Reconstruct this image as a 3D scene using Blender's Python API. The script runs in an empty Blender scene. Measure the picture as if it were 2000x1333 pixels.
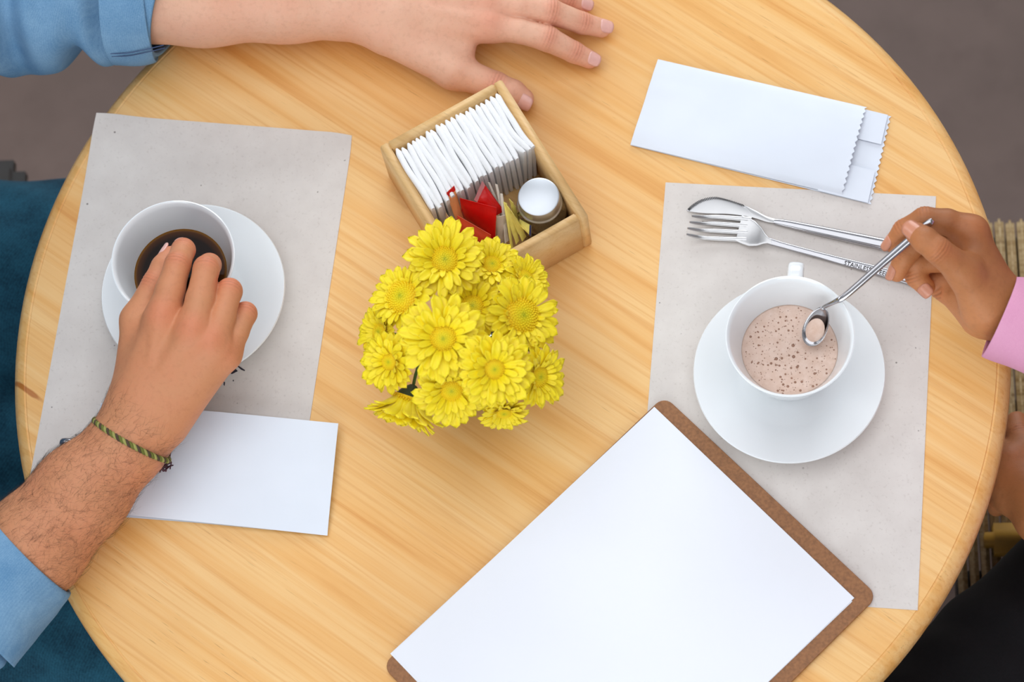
import bpy, bmesh, math, random
import numpy as np
from mathutils import Vector, Matrix

random.seed(7)
rng = np.random.default_rng(7)
S = bpy.context.scene
COL = S.collection
PI = math.pi

# ------------------------------------------------------------------ camera
T = 0.75                                   # height of the table top
F, CX, CY = 5500.0, 1000.0, 666.5          # focal length in pixels of the 2000 x 1333 frame
H = 2.0892                                 # camera height above the table top
CAMX, CAMY = 0.18151, -0.75694
DN = np.array([492.0, 1987.5, F]); DN /= np.linalg.norm(DN)      # plumb line in camera axes
EX = np.array([1.0, 0, 0]) - DN * DN[0]; EX /= np.linalg.norm(EX)
EY = np.cross(DN, EX)


def W(px, py, z=0.0):
    """world point seen at a pixel, lying z above the table top"""
    r = np.array([px - CX, py - CY, F]); r = r / (r @ DN)
    k = H - z
    return np.array([CAMX + (r @ EX) * k, CAMY - (r @ EY) * k, T + z])


def V(a):
    return Vector((float(a[0]), float(a[1]), float(a[2])))


def cam2world(v):
    v = np.array(v, float)
    return V((v @ EX, -(v @ EY), -(v @ DN)))


cd = bpy.data.cameras.new('camera'); cam = bpy.data.objects.new('camera', cd); COL.objects.link(cam)
rx, up, bk = cam2world((1, 0, 0)), cam2world((0, -1, 0)), cam2world((0, 0, -1))
cam.matrix_world = Matrix(((rx.x, up.x, bk.x, CAMX), (rx.y, up.y, bk.y, CAMY), (rx.z, up.z, bk.z, T + H), (0, 0, 0, 1)))
cd.sensor_width = 36.0
cd.lens = F / 2000.0 * 36.0
cd.clip_start, cd.clip_end = 0.05, 50
cd.dof.use_dof = True
cd.dof.focus_distance = H / (DN[2]) - 0.03
cd.dof.aperture_fstop = 6.3
S.camera = cam

# ------------------------------------------------------------------ light
world = bpy.data.worlds.new('world'); S.world = world; world.use_nodes = True
bg = world.node_tree.nodes['Background']
bg.inputs[0].default_value = (0.90, 0.95, 1.0, 1); bg.inputs[1].default_value = 1.0


def area_light(name, loc, target, size, power, color):
    l = bpy.data.lights.new(name, 'AREA'); l.shape = 'RECTANGLE'; l.size, l.size_y = size
    l.energy = power; l.color = color
    o = bpy.data.objects.new(name, l); COL.objects.link(o)
    o.location = loc
    o.rotation_euler = (Vector(target) - Vector(loc)).to_track_quat('-Z', 'Y').to_euler()
    return o


area_light('window_light_front', (-0.5, -3.25, 1.95), (-0.3, 0, 1.45), (3.0, 1.7), 60, (0.93, 0.97, 1.0))
area_light('window_light_back', (0.3, 3.25, 2.0), (0.2, 0, 1.4), (2.6, 1.7), 70, (0.90, 0.95, 1.0))
area_light('window_light_left', (-3.05, 0.2, 2.0), (0, 0, 1.4), (2.4, 1.6), 45, (0.92, 0.96, 1.0))
area_light('overhead_fill', (-0.35, 0.15, 3.36), (-0.35, 0.15, 0), (3.2, 3.0), 58, (0.93, 0.97, 1.0))  # unseen overhead light, added to brighten the dim left side
S.view_settings.view_transform = 'Standard'; S.view_settings.look = 'None'
S.view_settings.exposure = -0.22; S.view_settings.gamma = 1.0
S.view_settings.use_curve_mapping = False


# ------------------------------------------------------------------ materials
def srgb(r, g, b):
    f = lambda c: (c / 255 / 12.92) if c / 255 <= 0.04045 else ((c / 255 + 0.055) / 1.055) ** 2.4
    return (f(r), f(g), f(b), 1.0)


class NT:
    def __init__(self, name):
        self.m = bpy.data.materials.new(name); self.m.use_nodes = True
        self.t = self.m.node_tree; self.b = self.t.nodes['Principled BSDF']

    def n(self, typ, **kw):
        o = self.t.nodes.new(typ)
        for k, v in kw.items():
            setattr(o, k, v)
        return o

    def l(self, a, b):
        self.t.links.new(a, b)

    def coords(self, scale=(1, 1, 1), rot=(0, 0, 0), kind='Object'):
        tc = self.n('ShaderNodeTexCoord'); mp = self.n('ShaderNodeMapping')
        mp.inputs['Scale'].default_value = scale; mp.inputs['Rotation'].default_value = rot
        self.l(tc.outputs[kind], mp.inputs['Vector']); return mp.outputs[0]

    def noise(self, vec, scale, detail=2.0, rough=0.5, dist=0.0):
        o = self.n('ShaderNodeTexNoise'); o.inputs['Scale'].default_value = scale
        o.inputs['Detail'].default_value = detail; o.inputs['Roughness'].default_value = rough
        o.inputs['Distortion'].default_value = dist
        if vec is not None:
            self.l(vec, o.inputs['Vector'])
        return o.outputs['Fac']

    def ramp(self, fac, stops):
        r = self.n('ShaderNodeValToRGB'); e = r.color_ramp.elements
        e[0].position, e[0].color = stops[0]; e[1].position, e[1].color = stops[-1]
        for p, c in stops[1:-1]:
            x = e.new(p); x.color = c
        self.l(fac, r.inputs[0]); return r.outputs[0]

    def mix(self, fac, a, b, mode='MIX'):
        m = self.n('ShaderNodeMix', data_type='RGBA', blend_type=mode)
        for s, v in ((m.inputs[0], fac), (m.inputs[6], a), (m.inputs[7], b)):
            if hasattr(v, 'links'):
                self.l(v, s)
            else:
                s.default_value = v
        return m.outputs[2]

    def math(self, op, a, b=0.0, clamp=False):
        m = self.n('ShaderNodeMath', operation=op, use_clamp=clamp)
        for s, v in ((m.inputs[0], a), (m.inputs[1], b)):
            if hasattr(v, 'links'):
                self.l(v, s)
            else:
                s.default_value = v
        return m.outputs[0]

    def bump(self, h, strength, dist=0.001):
        b = self.n('ShaderNodeBump'); b.inputs['Strength'].default_value = strength
        b.inputs['Distance'].default_value = dist
        self.l(h, b.inputs['Height']); self.l(b.outputs[0], self.b.inputs['Normal'])

    def attr(self, name):
        a = self.n('ShaderNodeAttribute'); a.attribute_name = name; return a.outputs['Fac']

    def set(self, **kw):
        for k, v in kw.items():
            s = self.b.inputs[k.replace('_', ' ')]
            if hasattr(v, 'links'):
                self.l(v, s)
            else:
                s.default_value = v
        return self.m


def plain(name, col, rough=0.5, metal=0.0, var=0.06, scale=40, bump=0.0, bscale=200, coat=0.0):
    t = NT(name); v = t.coords()
    n = t.noise(v, scale, 3)
    dark = tuple(c * (1 - var) for c in col[:3]) + (1,); light = tuple(min(1, c * (1 + var)) for c in col[:3]) + (1,)
    t.set(Base_Color=t.ramp(n, [(0.3, dark), (0.7, light)]), Roughness=rough, Metallic=metal, Coat_Weight=coat)
    if bump:
        t.bump(t.noise(v, bscale, 3), bump, 0.0006)
    return t.m


def wood(name, light, mid, dark, angle, axis='z', fine=1.0, rough=0.42, marks=()):
    t = NT(name)
    v = t.coords((1, 1, 1), (0, 0, angle))
    def st(sx, sy):
        m = t.n('ShaderNodeMapping'); m.inputs['Scale'].default_value = (sx * fine, sy * fine, sy * fine)
        t.l(v, m.inputs[0]); return m.outputs[0]
    band = t.noise(st(1.1, 30), 1.6, 5, 0.62, 0.5)
    col = t.ramp(band, [(0.28, dark), (0.42, mid), (0.60, light), (0.78, mid)])
    streak = t.noise(st(4, 210), 1.5, 3, 0.6)
    col = t.mix(t.math('MULTIPLY', t.ramp(streak, [(0.50, (0, 0, 0, 1)), (0.74, (1, 1, 1, 1))]), 0.55), col, dark)
    pore = t.noise(st(28, 560), 1.6, 2, 0.5)
    pm = t.ramp(pore, [(0.66, (0, 0, 0, 1)), (0.74, (1, 1, 1, 1))])
    gate = t.ramp(t.noise(st(3, 22), 1.0, 2), [(0.45, (0, 0, 0, 1)), (0.6, (1, 1, 1, 1))])
    pd = tuple(c * 0.45 for c in dark[:3]) + (1,)
    col = t.mix(t.math('MULTIPLY', t.math('MULTIPLY', pm, gate), 0.55), col, pd)
    blot = t.noise(v, 4.5, 3)
    col = t.mix(t.math('MULTIPLY', t.ramp(blot, [(0.52, (0, 0, 0, 1)), (0.75, (1, 1, 1, 1))]), 0.35), col, dark)
    for (mx, my, la, lb, c, amt) in marks:            # resin streaks and knots of the wood
        ca, sa = math.cos(angle), math.sin(angle)
        m = t.n('ShaderNodeMapping'); m.vector_type = 'POINT'
        m.inputs['Location'].default_value = (-(ca * mx - sa * my) / la, -(sa * mx + ca * my) / lb, 0)
        m.inputs['Scale'].default_value = (1 / la, 1 / lb, 0)
        t.l(v, m.inputs[0])
        ln = t.n('ShaderNodeVectorMath', operation='LENGTH'); t.l(m.outputs[0], ln.inputs[0])
        dd = t.math('ADD', ln.outputs['Value'], t.math('MULTIPLY', t.noise(v, 60, 3), 0.7))
        mk = t.ramp(dd, [(0.75, (1, 1, 1, 1)), (1.35, (0, 0, 0, 1))])
        col = t.mix(t.math('MULTIPLY', mk, amt), col, c)
    t.set(Base_Color=col, Roughness=rough)
    t.bump(pore, 0.12, 0.0003)
    return t.m


def metal(name, col, rough=0.22, aniso=0.0):
    t = NT(name); v = t.coords((1, 1, 1))
    t.set(Base_Color=col, Metallic=1.0, Roughness=t.math('ADD', t.math('MULTIPLY', t.noise(v, 90, 2), 0.1), rough - 0.05))
    return t.m


GA = math.radians(36)
_k1, _k2 = W(52, 762), W(1815, 150)
M = {}
M['table'] = wood('pine_tabletop', srgb(243, 197, 130), srgb(237, 180, 104), srgb(219, 149, 68), GA,
                  marks=((_k1[0], _k1[1], 0.030, 0.0045, srgb(178, 98, 22), 0.85),
                         (_k2[0], _k2[1], 0.035, 0.018, srgb(206, 140, 72), 0.6),
                         (W(800, 390)[0], W(800, 390)[1], 0.03, 0.016, srgb(208, 150, 84), 0.5)))
M['boxwood'] = wood('pine_box', srgb(234, 194, 136), srgb(228, 184, 122), srgb(214, 166, 104), 0.5, fine=1.6)
M['floor'] = None
M['chairwood'] = wood('worn_chair_wood', srgb(206, 180, 136), srgb(176, 146, 98), srgb(128, 98, 58), 0.0, fine=4)
M['darkwood'] = plain('dark_stained_wood', srgb(34, 26, 21), 0.5, 0, 0.25, 20)
M['ceramic'] = plain('white_glazed_ceramic', srgb(238, 241, 243), 0.12, 0, 0.01, 5, coat=0.4)
M['paper'] = plain('white_paper', srgb(238, 240, 247), 0.75, 0, 0.008, 12)
M['bagpaper'] = plain('white_glassine_paper', srgb(226, 232, 242), 0.5, 0, 0.015, 25, 0.15, 60)
M['napkin'] = plain('napkin_tissue', srgb(247, 247, 248), 0.9, 0, 0.01, 60, 0.2, 900)
M['steel'] = metal('polished_steel', srgb(182, 180, 183), 0.15)
M['brushed'] = metal('brushed_steel', srgb(192, 190, 190), 0.3)
M['ink'] = plain('dark_ink', srgb(40, 34, 48), 0.6)
M['stamp'] = plain('stamped_lettering', srgb(38, 34, 36), 0.6)  # also colours the painted groove shade on the knife edge
M['board'] = plain('brown_hardboard', srgb(146, 98, 60), 0.6, 0, 0.22, 420, 0.2, 500)
M['denim_shirt'] = None


def fl():
    t = NT('worn_brown_concrete'); v = t.coords()
    a = t.noise(v, 2.2, 5, 0.6); b = t.noise(v, 14, 4, 0.6)
    c = t.ramp(a, [(0.3, srgb(84, 66, 58)), (0.55, srgb(104, 84, 76)), (0.75, srgb(122, 108, 100))])
    c = t.mix(t.math('MULTIPLY', t.ramp(b, [(0.5, (0, 0, 0, 1)), (0.75, (1, 1, 1, 1))]), 0.4), c, srgb(70, 50, 42))
    t.set(Base_Color=c, Roughness=0.55); t.bump(b, 0.15, 0.003); return t.m


M['floor'] = fl()


def mat_placemat():
    t = NT('speckled_recycled_paper'); v = t.coords()
    n = t.noise(v, 30, 4, 0.6)
    c = t.ramp(n, [(0.3, srgb(213, 205, 199)), (0.7, srgb(224, 217, 211))])
    s1 = t.noise(v, 420, 2, 0.5)
    c = t.mix(t.math('MULTIPLY', t.ramp(s1, [(0.60, (0, 0, 0, 1)), (0.75, (1, 1, 1, 1))]), 0.3), c, srgb(178, 166, 158))
    vo = t.n('ShaderNodeTexVoronoi'); vo.inputs['Scale'].default_value = 95; t.l(v, vo.inputs['Vector'])
    sp = t.ramp(vo.outputs['Distance'], [(0.06, (1, 1, 1, 1)), (0.10, (0, 0, 0, 1))])
    gate = t.ramp(t.noise(v, 60, 1), [(0.60, (0, 0, 0, 1)), (0.62, (1, 1, 1, 1))])
    c = t.mix(t.math('MULTIPLY', t.math('MULTIPLY', sp, gate), 0.75), c, srgb(96, 84, 80))
    t.set(Base_Color=c, Roughness=0.85); t.bump(s1, 0.1, 0.0002); return t.m


M['placemat'] = mat_placemat()


def mat_cloth(name, a, b, scale=1500, rot=0.6, rough=0.85):
    t = NT(name); v = t.coords((1, 1, 1), (0, 0.3, rot))
    w = t.n('ShaderNodeTexWave'); w.inputs['Scale'].default_value = scale / 6.0; w.inputs['Distortion'].default_value = 1.5
    w.inputs['Detail'].default_value = 2; t.l(v, w.inputs['Vector'])
    n = t.noise(v, 26, 4, 0.6); f = t.noise(v, scale * 0.6, 2)
    mixv = t.math('ADD', t.math('MULTIPLY', w.outputs['Fac'], 0.05), t.math('ADD', t.math('MULTIPLY', n, 0.5), t.math('MULTIPLY', f, 0.3)))
    t.set(Base_Color=t.ramp(mixv, [(0.3, a), (0.75, b)]), Roughness=rough, Sheen_Weight=0.02, Specular_IOR_Level=0.2)
    t.bump(f, 0.25, 0.0004); return t.m


M['shirt'] = mat_cloth('blue_chambray', srgb(96, 140, 178), srgb(150, 186, 214))
M['jeans'] = mat_cloth('dark_teal_denim', srgb(10, 48, 66), srgb(42, 104, 128), 900)
M['trousers'] = mat_cloth('black_cloth', srgb(7, 6, 8), srgb(17, 15, 18), 900)
M['pink'] = mat_cloth('pink_cotton', srgb(216, 150, 182), srgb(228, 168, 196))
M['pink_thread'] = plain('pink_stitching', srgb(200, 120, 165), 0.8)
M['navy_thread'] = plain('navy_stitching', srgb(66, 84, 120), 0.8)
M['shoe'] = plain('dark_leather', srgb(40, 32, 28), 0.45)


def mat_skin(name, pale, tan, red, dark):
    t = NT(name); v = t.coords()
    n = t.noise(v, 28, 4, 0.6); n2 = t.noise(v, 240, 3, 0.6)
    base = t.mix(t.attr('tan'), pale, tan)  # vertex weight from the pale to the browner skin colour
    base = t.mix(t.math('MULTIPLY', t.ramp(n, [(0.35, (0, 0, 0, 1)), (0.75, (1, 1, 1, 1))]), 0.22), base, red)
    base = t.mix(t.math('MULTIPLY', t.attr('red'), 0.6, True), base, red)
    base = t.mix(t.math('MULTIPLY', t.ramp(n2, [(0.5, (0, 0, 0, 1)), (0.8, (1, 1, 1, 1))]), 0.18), base, dark)
    base = t.mix(t.attr('crease_shade'), base, dark)  # shade in the wrinkle grooves, painted into the skin colour
    t.set(Base_Color=base, Roughness=0.55, Subsurface_Weight=0.12, Subsurface_Scale=0.004)
    t.b.inputs['Subsurface Radius'].default_value = (1.0, 0.35, 0.2)
    t.bump(t.math('ADD', t.noise(v, 520, 3, 0.65), t.math('MULTIPLY', t.noise(v, 95, 3, 0.6), 1.6)), 0.3, 0.0008); return t.m


M['skin_m'] = mat_skin('light_skin', srgb(236, 186, 158), srgb(200, 130, 82), srgb(220, 118, 86), srgb(146, 82, 50))
M['skin_w'] = mat_skin('brown_skin', srgb(202, 134, 84), srgb(150, 92, 48), srgb(204, 122, 74), srgb(98, 54, 24))
M['nail_m'] = plain('fingernail_pink', srgb(232, 178, 166), 0.3, 0, 0.04, 300)
M['nail_w'] = plain('fingernail_rose', srgb(206, 140, 112), 0.28, 0, 0.04, 300)
M['hair'] = plain('dark_brown_hair', srgb(58, 36, 22), 0.6)
M['black_hair'] = plain('black_hair', srgb(22, 16, 14), 0.5)


# ------------------------------------------------------------------ object helpers
def tag(o, label=None, cat=None, group=None, kind=None):
    if label: o['label'] = label
    if cat: o['category'] = cat
    if group: o['group'] = group
    if kind: o['kind'] = kind
    return o


def thing(name, label, cat, loc, group=None):
    o = bpy.data.objects.new(name, None); COL.objects.link(o); o.location = V(loc)
    o.empty_display_size = 0.02
    return tag(o, label, cat, group)


def link(name, me, mat=None, parent=None, smooth=True):
    o = bpy.data.objects.new(name, me); COL.objects.link(o)
    if mat and not me.materials:
        me.materials.append(mat)
    if smooth and len(me.polygons):
        me.polygons.foreach_set('use_smooth', [True] * len(me.polygons))
    if parent:
        o.parent = parent
        if parent.type == 'EMPTY':
            o.matrix_parent_inverse = Matrix.Translation(-parent.location)
    return o


def pym(name, verts, faces):
    me = bpy.data.meshes.new(name)
    me.from_pydata([tuple(map(float, v)) for v in verts], [], [tuple(int(i) for i in f) for f in faces])
    me.update(); return me


def mobj(name, verts, faces, mat, parent=None, smooth=True, angle=None):
    me = pym(name, verts, faces)
    bm = bmesh.new(); bm.from_mesh(me); bmesh.ops.recalc_face_normals(bm, faces=bm.faces); bm.to_mesh(me); bm.free()
    o = link(name, me, mat, parent, smooth)
    if angle and smooth:
        me.set_sharp_from_angle(angle=math.radians(angle))
    return o


def loft(rings, caps=True, closed=True):
    n = len(rings[0]); vs = [p for r in rings for p in r]; fs = []
    for i in range(len(rings) - 1):
        for j in range(n if closed else n - 1):
            a, b = i * n + j, i * n + (j + 1) % n
            fs.append((a, b, b + n, a + n))
    if caps:
        fs.append(tuple(range(n - 1, -1, -1))); fs.append(tuple(range((len(rings) - 1) * n, len(rings) * n)))
    return vs, fs


def lathe(profile, c, n=64, zaxis=None):
    rings = []
    for r, z in profile:
        rings.append([(c[0] + r * math.cos(2 * PI * j / n), c[1] + r * math.sin(2 * PI * j / n), c[2] + z) for j in range(n)])
    return loft(rings, caps=True)


def prism(poly, z0, z1, bevel=0.0):
    """poly of world (x, y), extruded between heights, edges softened by an inset top ring"""
    poly = [np.array(p[:2], float) for p in poly]; n = len(poly)
    if bevel:
        c = sum(poly) / n
        inn = [p + (c - p) / np.linalg.norm(c - p) * bevel for p in poly]
        rings = [[(*p, z0) for p in inn], [(*p, z0 + bevel) for p in poly], [(*p, z1 - bevel) for p in poly], [(*p, z1) for p in inn]]
    else:
        rings = [[(*p, z0) for p in poly], [(*p, z1) for p in poly]]
    return loft(rings)


def smoothpath(pts, n):
    pts = np.array(pts, float); m = len(pts); out = []
    for t in np.linspace(0, m - 1, n):
        i = min(int(t), m - 2); f = t - i
        p0, p1, p2, p3 = pts[max(i - 1, 0)], pts[i], pts[i + 1], pts[min(i + 2, m - 1)]
        out.append(0.5 * ((2 * p1) + (-p0 + p2) * f + (2 * p0 - 5 * p1 + 4 * p2 - p3) * f * f + (-p0 + 3 * p1 - 3 * p2 + p3) * f ** 3))
    return np.array(out)


def frames(path, ref=(0, 0, 1)):
    path = np.array(path, float); tg = np.gradient(path, axis=0); tg /= np.linalg.norm(tg, axis=1)[:, None]
    ref = np.array(ref, float); out = []
    for t in tg:
        s = np.cross(t, ref); s /= np.linalg.norm(s) + 1e-9
        out.append((t, s, np.cross(s, t)))
    return out


def tube(path, radii, n=12, caps=True, ref=(0, 0, 1), squash=1.0):
    fr = frames(path, ref); rings = []
    for p, r, (t, s, u) in zip(path, radii, fr):
        rings.append([p + r * (math.cos(a) * s + squash * math.sin(a) * u) for a in [2 * PI * j / n for j in range(n)]])
    return loft(rings, caps)


# ------------------------------------------------------------------ organic surfaces: blended tapered limbs on a grid
class Field:
    def __init__(self, lo, hi, vox):
        self.lo = np.array(lo, float); self.vox = vox
        self.shape = tuple(int(math.ceil((b - a) / vox)) + 1 for a, b in zip(lo, hi))
        self.D = np.full(self.shape, 0.03, np.float32)

    def cone(self, a, b, r1, r2, k):
        a, b = np.array(a, float), np.array(b, float); mg = 0.012 + k
        lo = np.minimum(a - r1, b - r2) - mg; hi = np.maximum(a + r1, b + r2) + mg
        i0 = np.maximum(np.floor((lo - self.lo) / self.vox).astype(int), 0)
        i1 = np.minimum(np.ceil((hi - self.lo) / self.vox).astype(int) + 1, self.shape)
        if (i1 <= i0).any():
            return
        g = [(self.lo[q] + np.arange(i0[q], i1[q]) * self.vox).astype(np.float32) for q in range(3)]
        X, Y, Z = g[0][:, None, None], g[1][None, :, None], g[2][None, None, :]
        ba = b - a; L2 = max(float(ba @ ba), 1e-12)
        t = np.clip(((X - a[0]) * ba[0] + (Y - a[1]) * ba[1] + (Z - a[2]) * ba[2]) / np.float32(L2), 0, 1)
        d = np.sqrt((X - a[0] - t * ba[0]) ** 2 + (Y - a[1] - t * ba[1]) ** 2 + (Z - a[2] - t * ba[2]) ** 2) - (r1 + (r2 - r1) * t)
        sl = tuple(slice(p, q) for p, q in zip(i0, i1)); D = self.D[sl]
        h = np.clip(0.5 + 0.5 * (D - d) / k, 0, 1)
        self.D[sl] = D * (1 - h) + d * h - k * h * (1 - h)

    def merge(self, o, k):
        h = np.clip(0.5 + 0.5 * (self.D - o.D) / k, 0, 1)
        self.D = self.D * (1 - h) + o.D * h - k * h * (1 - h)

    def extract(self):
        D = self.D; s = D < 0
        acc = np.zeros(tuple(n - 1 for n in D.shape), np.int8)
        for dx in (0, 1):
            for dy in (0, 1):
                for dz in (0, 1):
                    acc += s[dx:D.shape[0] - 1 + dx, dy:D.shape[1] - 1 + dy, dz:D.shape[2] - 1 + dz]
        cells = np.argwhere((acc > 0) & (acc < 8))
        idx = -np.ones(acc.shape, np.int64); idx[tuple(cells.T)] = np.arange(len(cells))
        P = np.zeros((len(cells), 3)); cnt = np.zeros(len(cells))
        cor = [(x, y, z) for x in (0, 1) for y in (0, 1) for z in (0, 1)]
        for i, c0 in enumerate(cor):
            for c1 in cor[i + 1:]:
                if sum(abs(p - q) for p, q in zip(c0, c1)) != 1:
                    continue
                d0 = D[tuple((cells + c0).T)]; d1 = D[tuple((cells + c1).T)]
                m = (d0 < 0) != (d1 < 0); f = np.where(m, d0 / np.where(m, d0 - d1, 1), 0)
                pos = np.array(c0) + f[:, None] * (np.array(c1) - np.array(c0))
                P[m] += pos[m]; cnt[m] += 1
        P = self.lo + (cells + P / cnt[:, None]) * self.vox
        quads = []
        for ax in range(3):
            o1, o2 = [(1, 2), (2, 0), (0, 1)][ax]
            sl0 = [slice(None)] * 3; sl1 = [slice(None)] * 3
            sl0[ax] = slice(0, -1); sl1[ax] = slice(1, None)
            e = np.argwhere(s[tuple(sl0)] != s[tuple(sl1)])
            e = e[(e[:, o1] > 0) & (e[:, o2] > 0) & (e[:, o1] < D.shape[o1] - 1) & (e[:, o2] < D.shape[o2] - 1)]
            inside = s[tuple(e.T)]
            def at(a, b):
                q = e.copy(); q[:, o1] -= a; q[:, o2] -= b; return idx[tuple(q.T)]
            q = np.stack([at(1, 1), at(0, 1), at(0, 0), at(1, 0)], 1)
            q[~inside] = q[~inside][:, ::-1]
            quads.append(q)
        Q = np.concatenate(quads); Q = Q[(Q >= 0).all(1)]
        # one light smoothing pass
        for _ in range(2):
            A = np.zeros_like(P); c = np.zeros(len(P))
            for k in range(4):
                np.add.at(A, Q[:, k], P[Q[:, (k + 1) % 4]] + P[Q[:, (k - 1) % 4]]); np.add.at(c, Q[:, k], 2)
            P = P * 0.5 + 0.5 * A / np.maximum(c, 1)[:, None]
        return P, Q


def vnormals(P, Q):
    n = np.cross(P[Q[:, 2]] - P[Q[:, 0]], P[Q[:, 3]] - P[Q[:, 1]]); N = np.zeros_like(P)
    for k in range(4):
        np.add.at(N, Q[:, k], n)
    return N / (np.linalg.norm(N, axis=1)[:, None] + 1e-12)


def fast_mesh(name, P, Q, attrs=None):
    me = bpy.data.meshes.new(name)
    me.vertices.add(len(P)); me.vertices.foreach_set('co', P.astype(np.float32).ravel())
    me.loops.add(Q.size); me.loops.foreach_set('vertex_index', Q.astype(np.int32).ravel())
    me.polygons.add(len(Q)); me.polygons.foreach_set('loop_start', np.arange(0, Q.size, 4, dtype=np.int32))
    me.polygons.foreach_set('use_smooth', np.ones(len(Q), bool))
    for k, v in (attrs or {}).items():
        me.attributes.new(k, 'FLOAT', 'POINT').data.foreach_set('value', v.astype(np.float32))
    me.update(calc_edges=True); me.validate(); return me


def limb(solid, chains, vox, kp=0.012, kf=0.0012, kj=0.008):
    """solid: cones blended softly (arm and palm); chains: fingers, kept apart from each other"""
    allp = [(p, r) for c in solid for p, r in ((c[0], c[2]), (c[1], c[3]))] + [(p, r) for ch in chains for p, r in ch]
    lo = np.min([p - r for p, r in allp], 0) - 0.006; hi = np.max([p + r for p, r in allp], 0) + 0.006
    A = Field(lo, hi, vox)
    for c in solid:
        A.cone(c[0], c[1], c[2], c[3], c[4] if len(c) > 4 else kp)
    if chains:
        B = Field(lo, hi, vox)
        for ch in chains:
            f = Field(lo, hi, vox)
            for (p, r), (q, s) in zip(ch[:-1], ch[1:]):
                f.cone(p, q, r, s, 0.0025)
            B.merge(f, kf)
        A.merge(B, kj)
    return A.extract()


def skin_detail(P, Q, joints, mcps, amp=0.0004):
    """wrinkles over the finger joints; returns moved points, redness and crease weights"""
    N = vnormals(P, Q); red = np.zeros(len(P)); cr = np.zeros(len(P)); off = np.zeros(len(P))
    for p, ax, n, r in joints:
        d = P - p; s = d @ ax; h = d @ n; rad = np.linalg.norm(d - s[:, None] * ax, axis=1)
        w = np.exp(-(s / 0.0048) ** 2) * np.clip(h / r, 0, 1) * (rad < r * 1.6)
        wv = 0.5 + 0.5 * np.cos(2 * PI * s / 0.0027 + 0.6 * np.sin(rad * 900))
        off -= amp * w * wv; cr = np.maximum(cr, 0.42 * w * wv ** 3); red = np.maximum(red, 0.75 * np.exp(-(s / 0.008) ** 2) * np.clip(h / r, 0, 1) * (rad < r * 1.8))
    for p, r in mcps:
        red = np.maximum(red, 0.8 * np.exp(-(np.linalg.norm(P - p, axis=1) / r) ** 2))
    return P + N * off[:, None], red, cr


def unit(v):
    v = np.array(v, float); return v / np.linalg.norm(v)


def nail(parent, dip, tip, r, n, mat, length=0.0115, wide=0.86, name='fingernail'):
    ax = unit(tip - dip); n = unit(n - ax * (n @ ax)); b = np.cross(ax, n)
    vs, fs = [], []; NU, NV = 9, 8
    for lay in (1, 0):
        for i in range(NV):
            v = i / (NV - 1)
            for j in range(NU):
                u = -1 + 2 * j / (NU - 1)
                wv = (1 - abs(2 * v - 1) ** 4.0 * (0.35 if v < 0.5 else 0.22))
                th = u * wide * wv
                vv = v - 0.07 * u * u * (1 if v > 0.5 else -1) * abs(2 * v - 1)
                rr = r * (1.035 - 0.10 * vv * vv) - (0.0012 if not lay else 0) + 0.0002
                c = tip + ax * (-0.55 * length + vv * length + r * 0.30)
                vs.append(c + rr * (math.cos(th) * n + math.sin(th) * b))
    m = NU * NV
    for l in (0, 1):
        for i in range(NV - 1):
            for j in range(NU - 1):
                a = l * m + i * NU + j; q = (a, a + 1, a + NU + 1, a + NU); fs.append(q if l == 0 else q[::-1])
    rim = [j for j in range(NU)] + [i * NU + NU - 1 for i in range(1, NV)] + [(NV - 1) * NU + j for j in range(NU - 2, -1, -1)] + [i * NU for i in range(NV - 2, 0, -1)]
    for a, c in zip(rim, rim[1:] + rim[:1]):
        fs.append((a, c, c + m, a + m))
    return mobj(name, vs, fs, mat, parent)


def body_hairs(parent, P, N, weight, flow, count, mat, lmin=0.006, lmax=0.014, name='arm_hair'):
    w = weight / weight.sum(); pick = rng.choice(len(P), count, p=w); vs, fs = [], []
    for i in pick:
        p, n = P[i], N[i]; f = unit(flow + rng.normal(0, 0.55, 3)); f = f - n * (f @ n) * 0.9
        f = unit(f); L = rng.uniform(lmin, lmax); c = rng.normal(0, 0.35); sd = np.cross(n, f); base = len(vs)
        for k in range(4):
            t = k / 3
            q = p + L * (f * t + n * (0.36 * t - 0.26 * t * t) + sd * c * t * t)
            r = 0.00005 * (1 - 0.75 * t)
            for a in range(3):
                an = a * 2 * PI / 3; vs.append(q + r * (math.cos(an) * n + math.sin(an) * sd))
        for k in range(3):
            for a in range(3):
                x = base + k * 3 + a; y = base + k * 3 + (a + 1) % 3; fs.append((x, y, y + 3, x + 3))
    o = link(name, pym(name, vs, fs), mat, parent); o['kind'] = 'stuff'; return o


# ================================================================== SETTING
vs, fs = prism([(-3.32, -3.52), (3.32, -3.52), (3.32, 3.52), (-3.32, 3.52)], -0.05, 0.0)
tag(mobj('floor', vs, fs, M['floor'], smooth=False), 'worn brown concrete floor below the round table', None, None, 'structure')

M['wall'] = plain('cream_plaster', srgb(222, 222, 222), 0.9, 0, 0.03, 3)
M['ceil'] = plain('grey_ceiling_paint', srgb(190, 192, 196), 0.9, 0, 0.03, 3)
M['frame'] = plain('white_window_frame', srgb(230, 230, 228), 0.5)
RX, RY, RZ = 3.2, 3.4, 3.4


def cuboids(boxes):
    vs, fs = [], []
    for lo, hi in boxes:
        b = len(vs)
        for z in (lo[2], hi[2]):
            vs += [(lo[0], lo[1], z), (hi[0], lo[1], z), (hi[0], hi[1], z), (lo[0], hi[1], z)]
        fs += [[b + k for k in f] for f in ((3, 2, 1, 0), (4, 5, 6, 7), (0, 1, 5, 4), (1, 2, 6, 5), (2, 3, 7, 6), (3, 0, 4, 7))]
    return vs, fs


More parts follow.
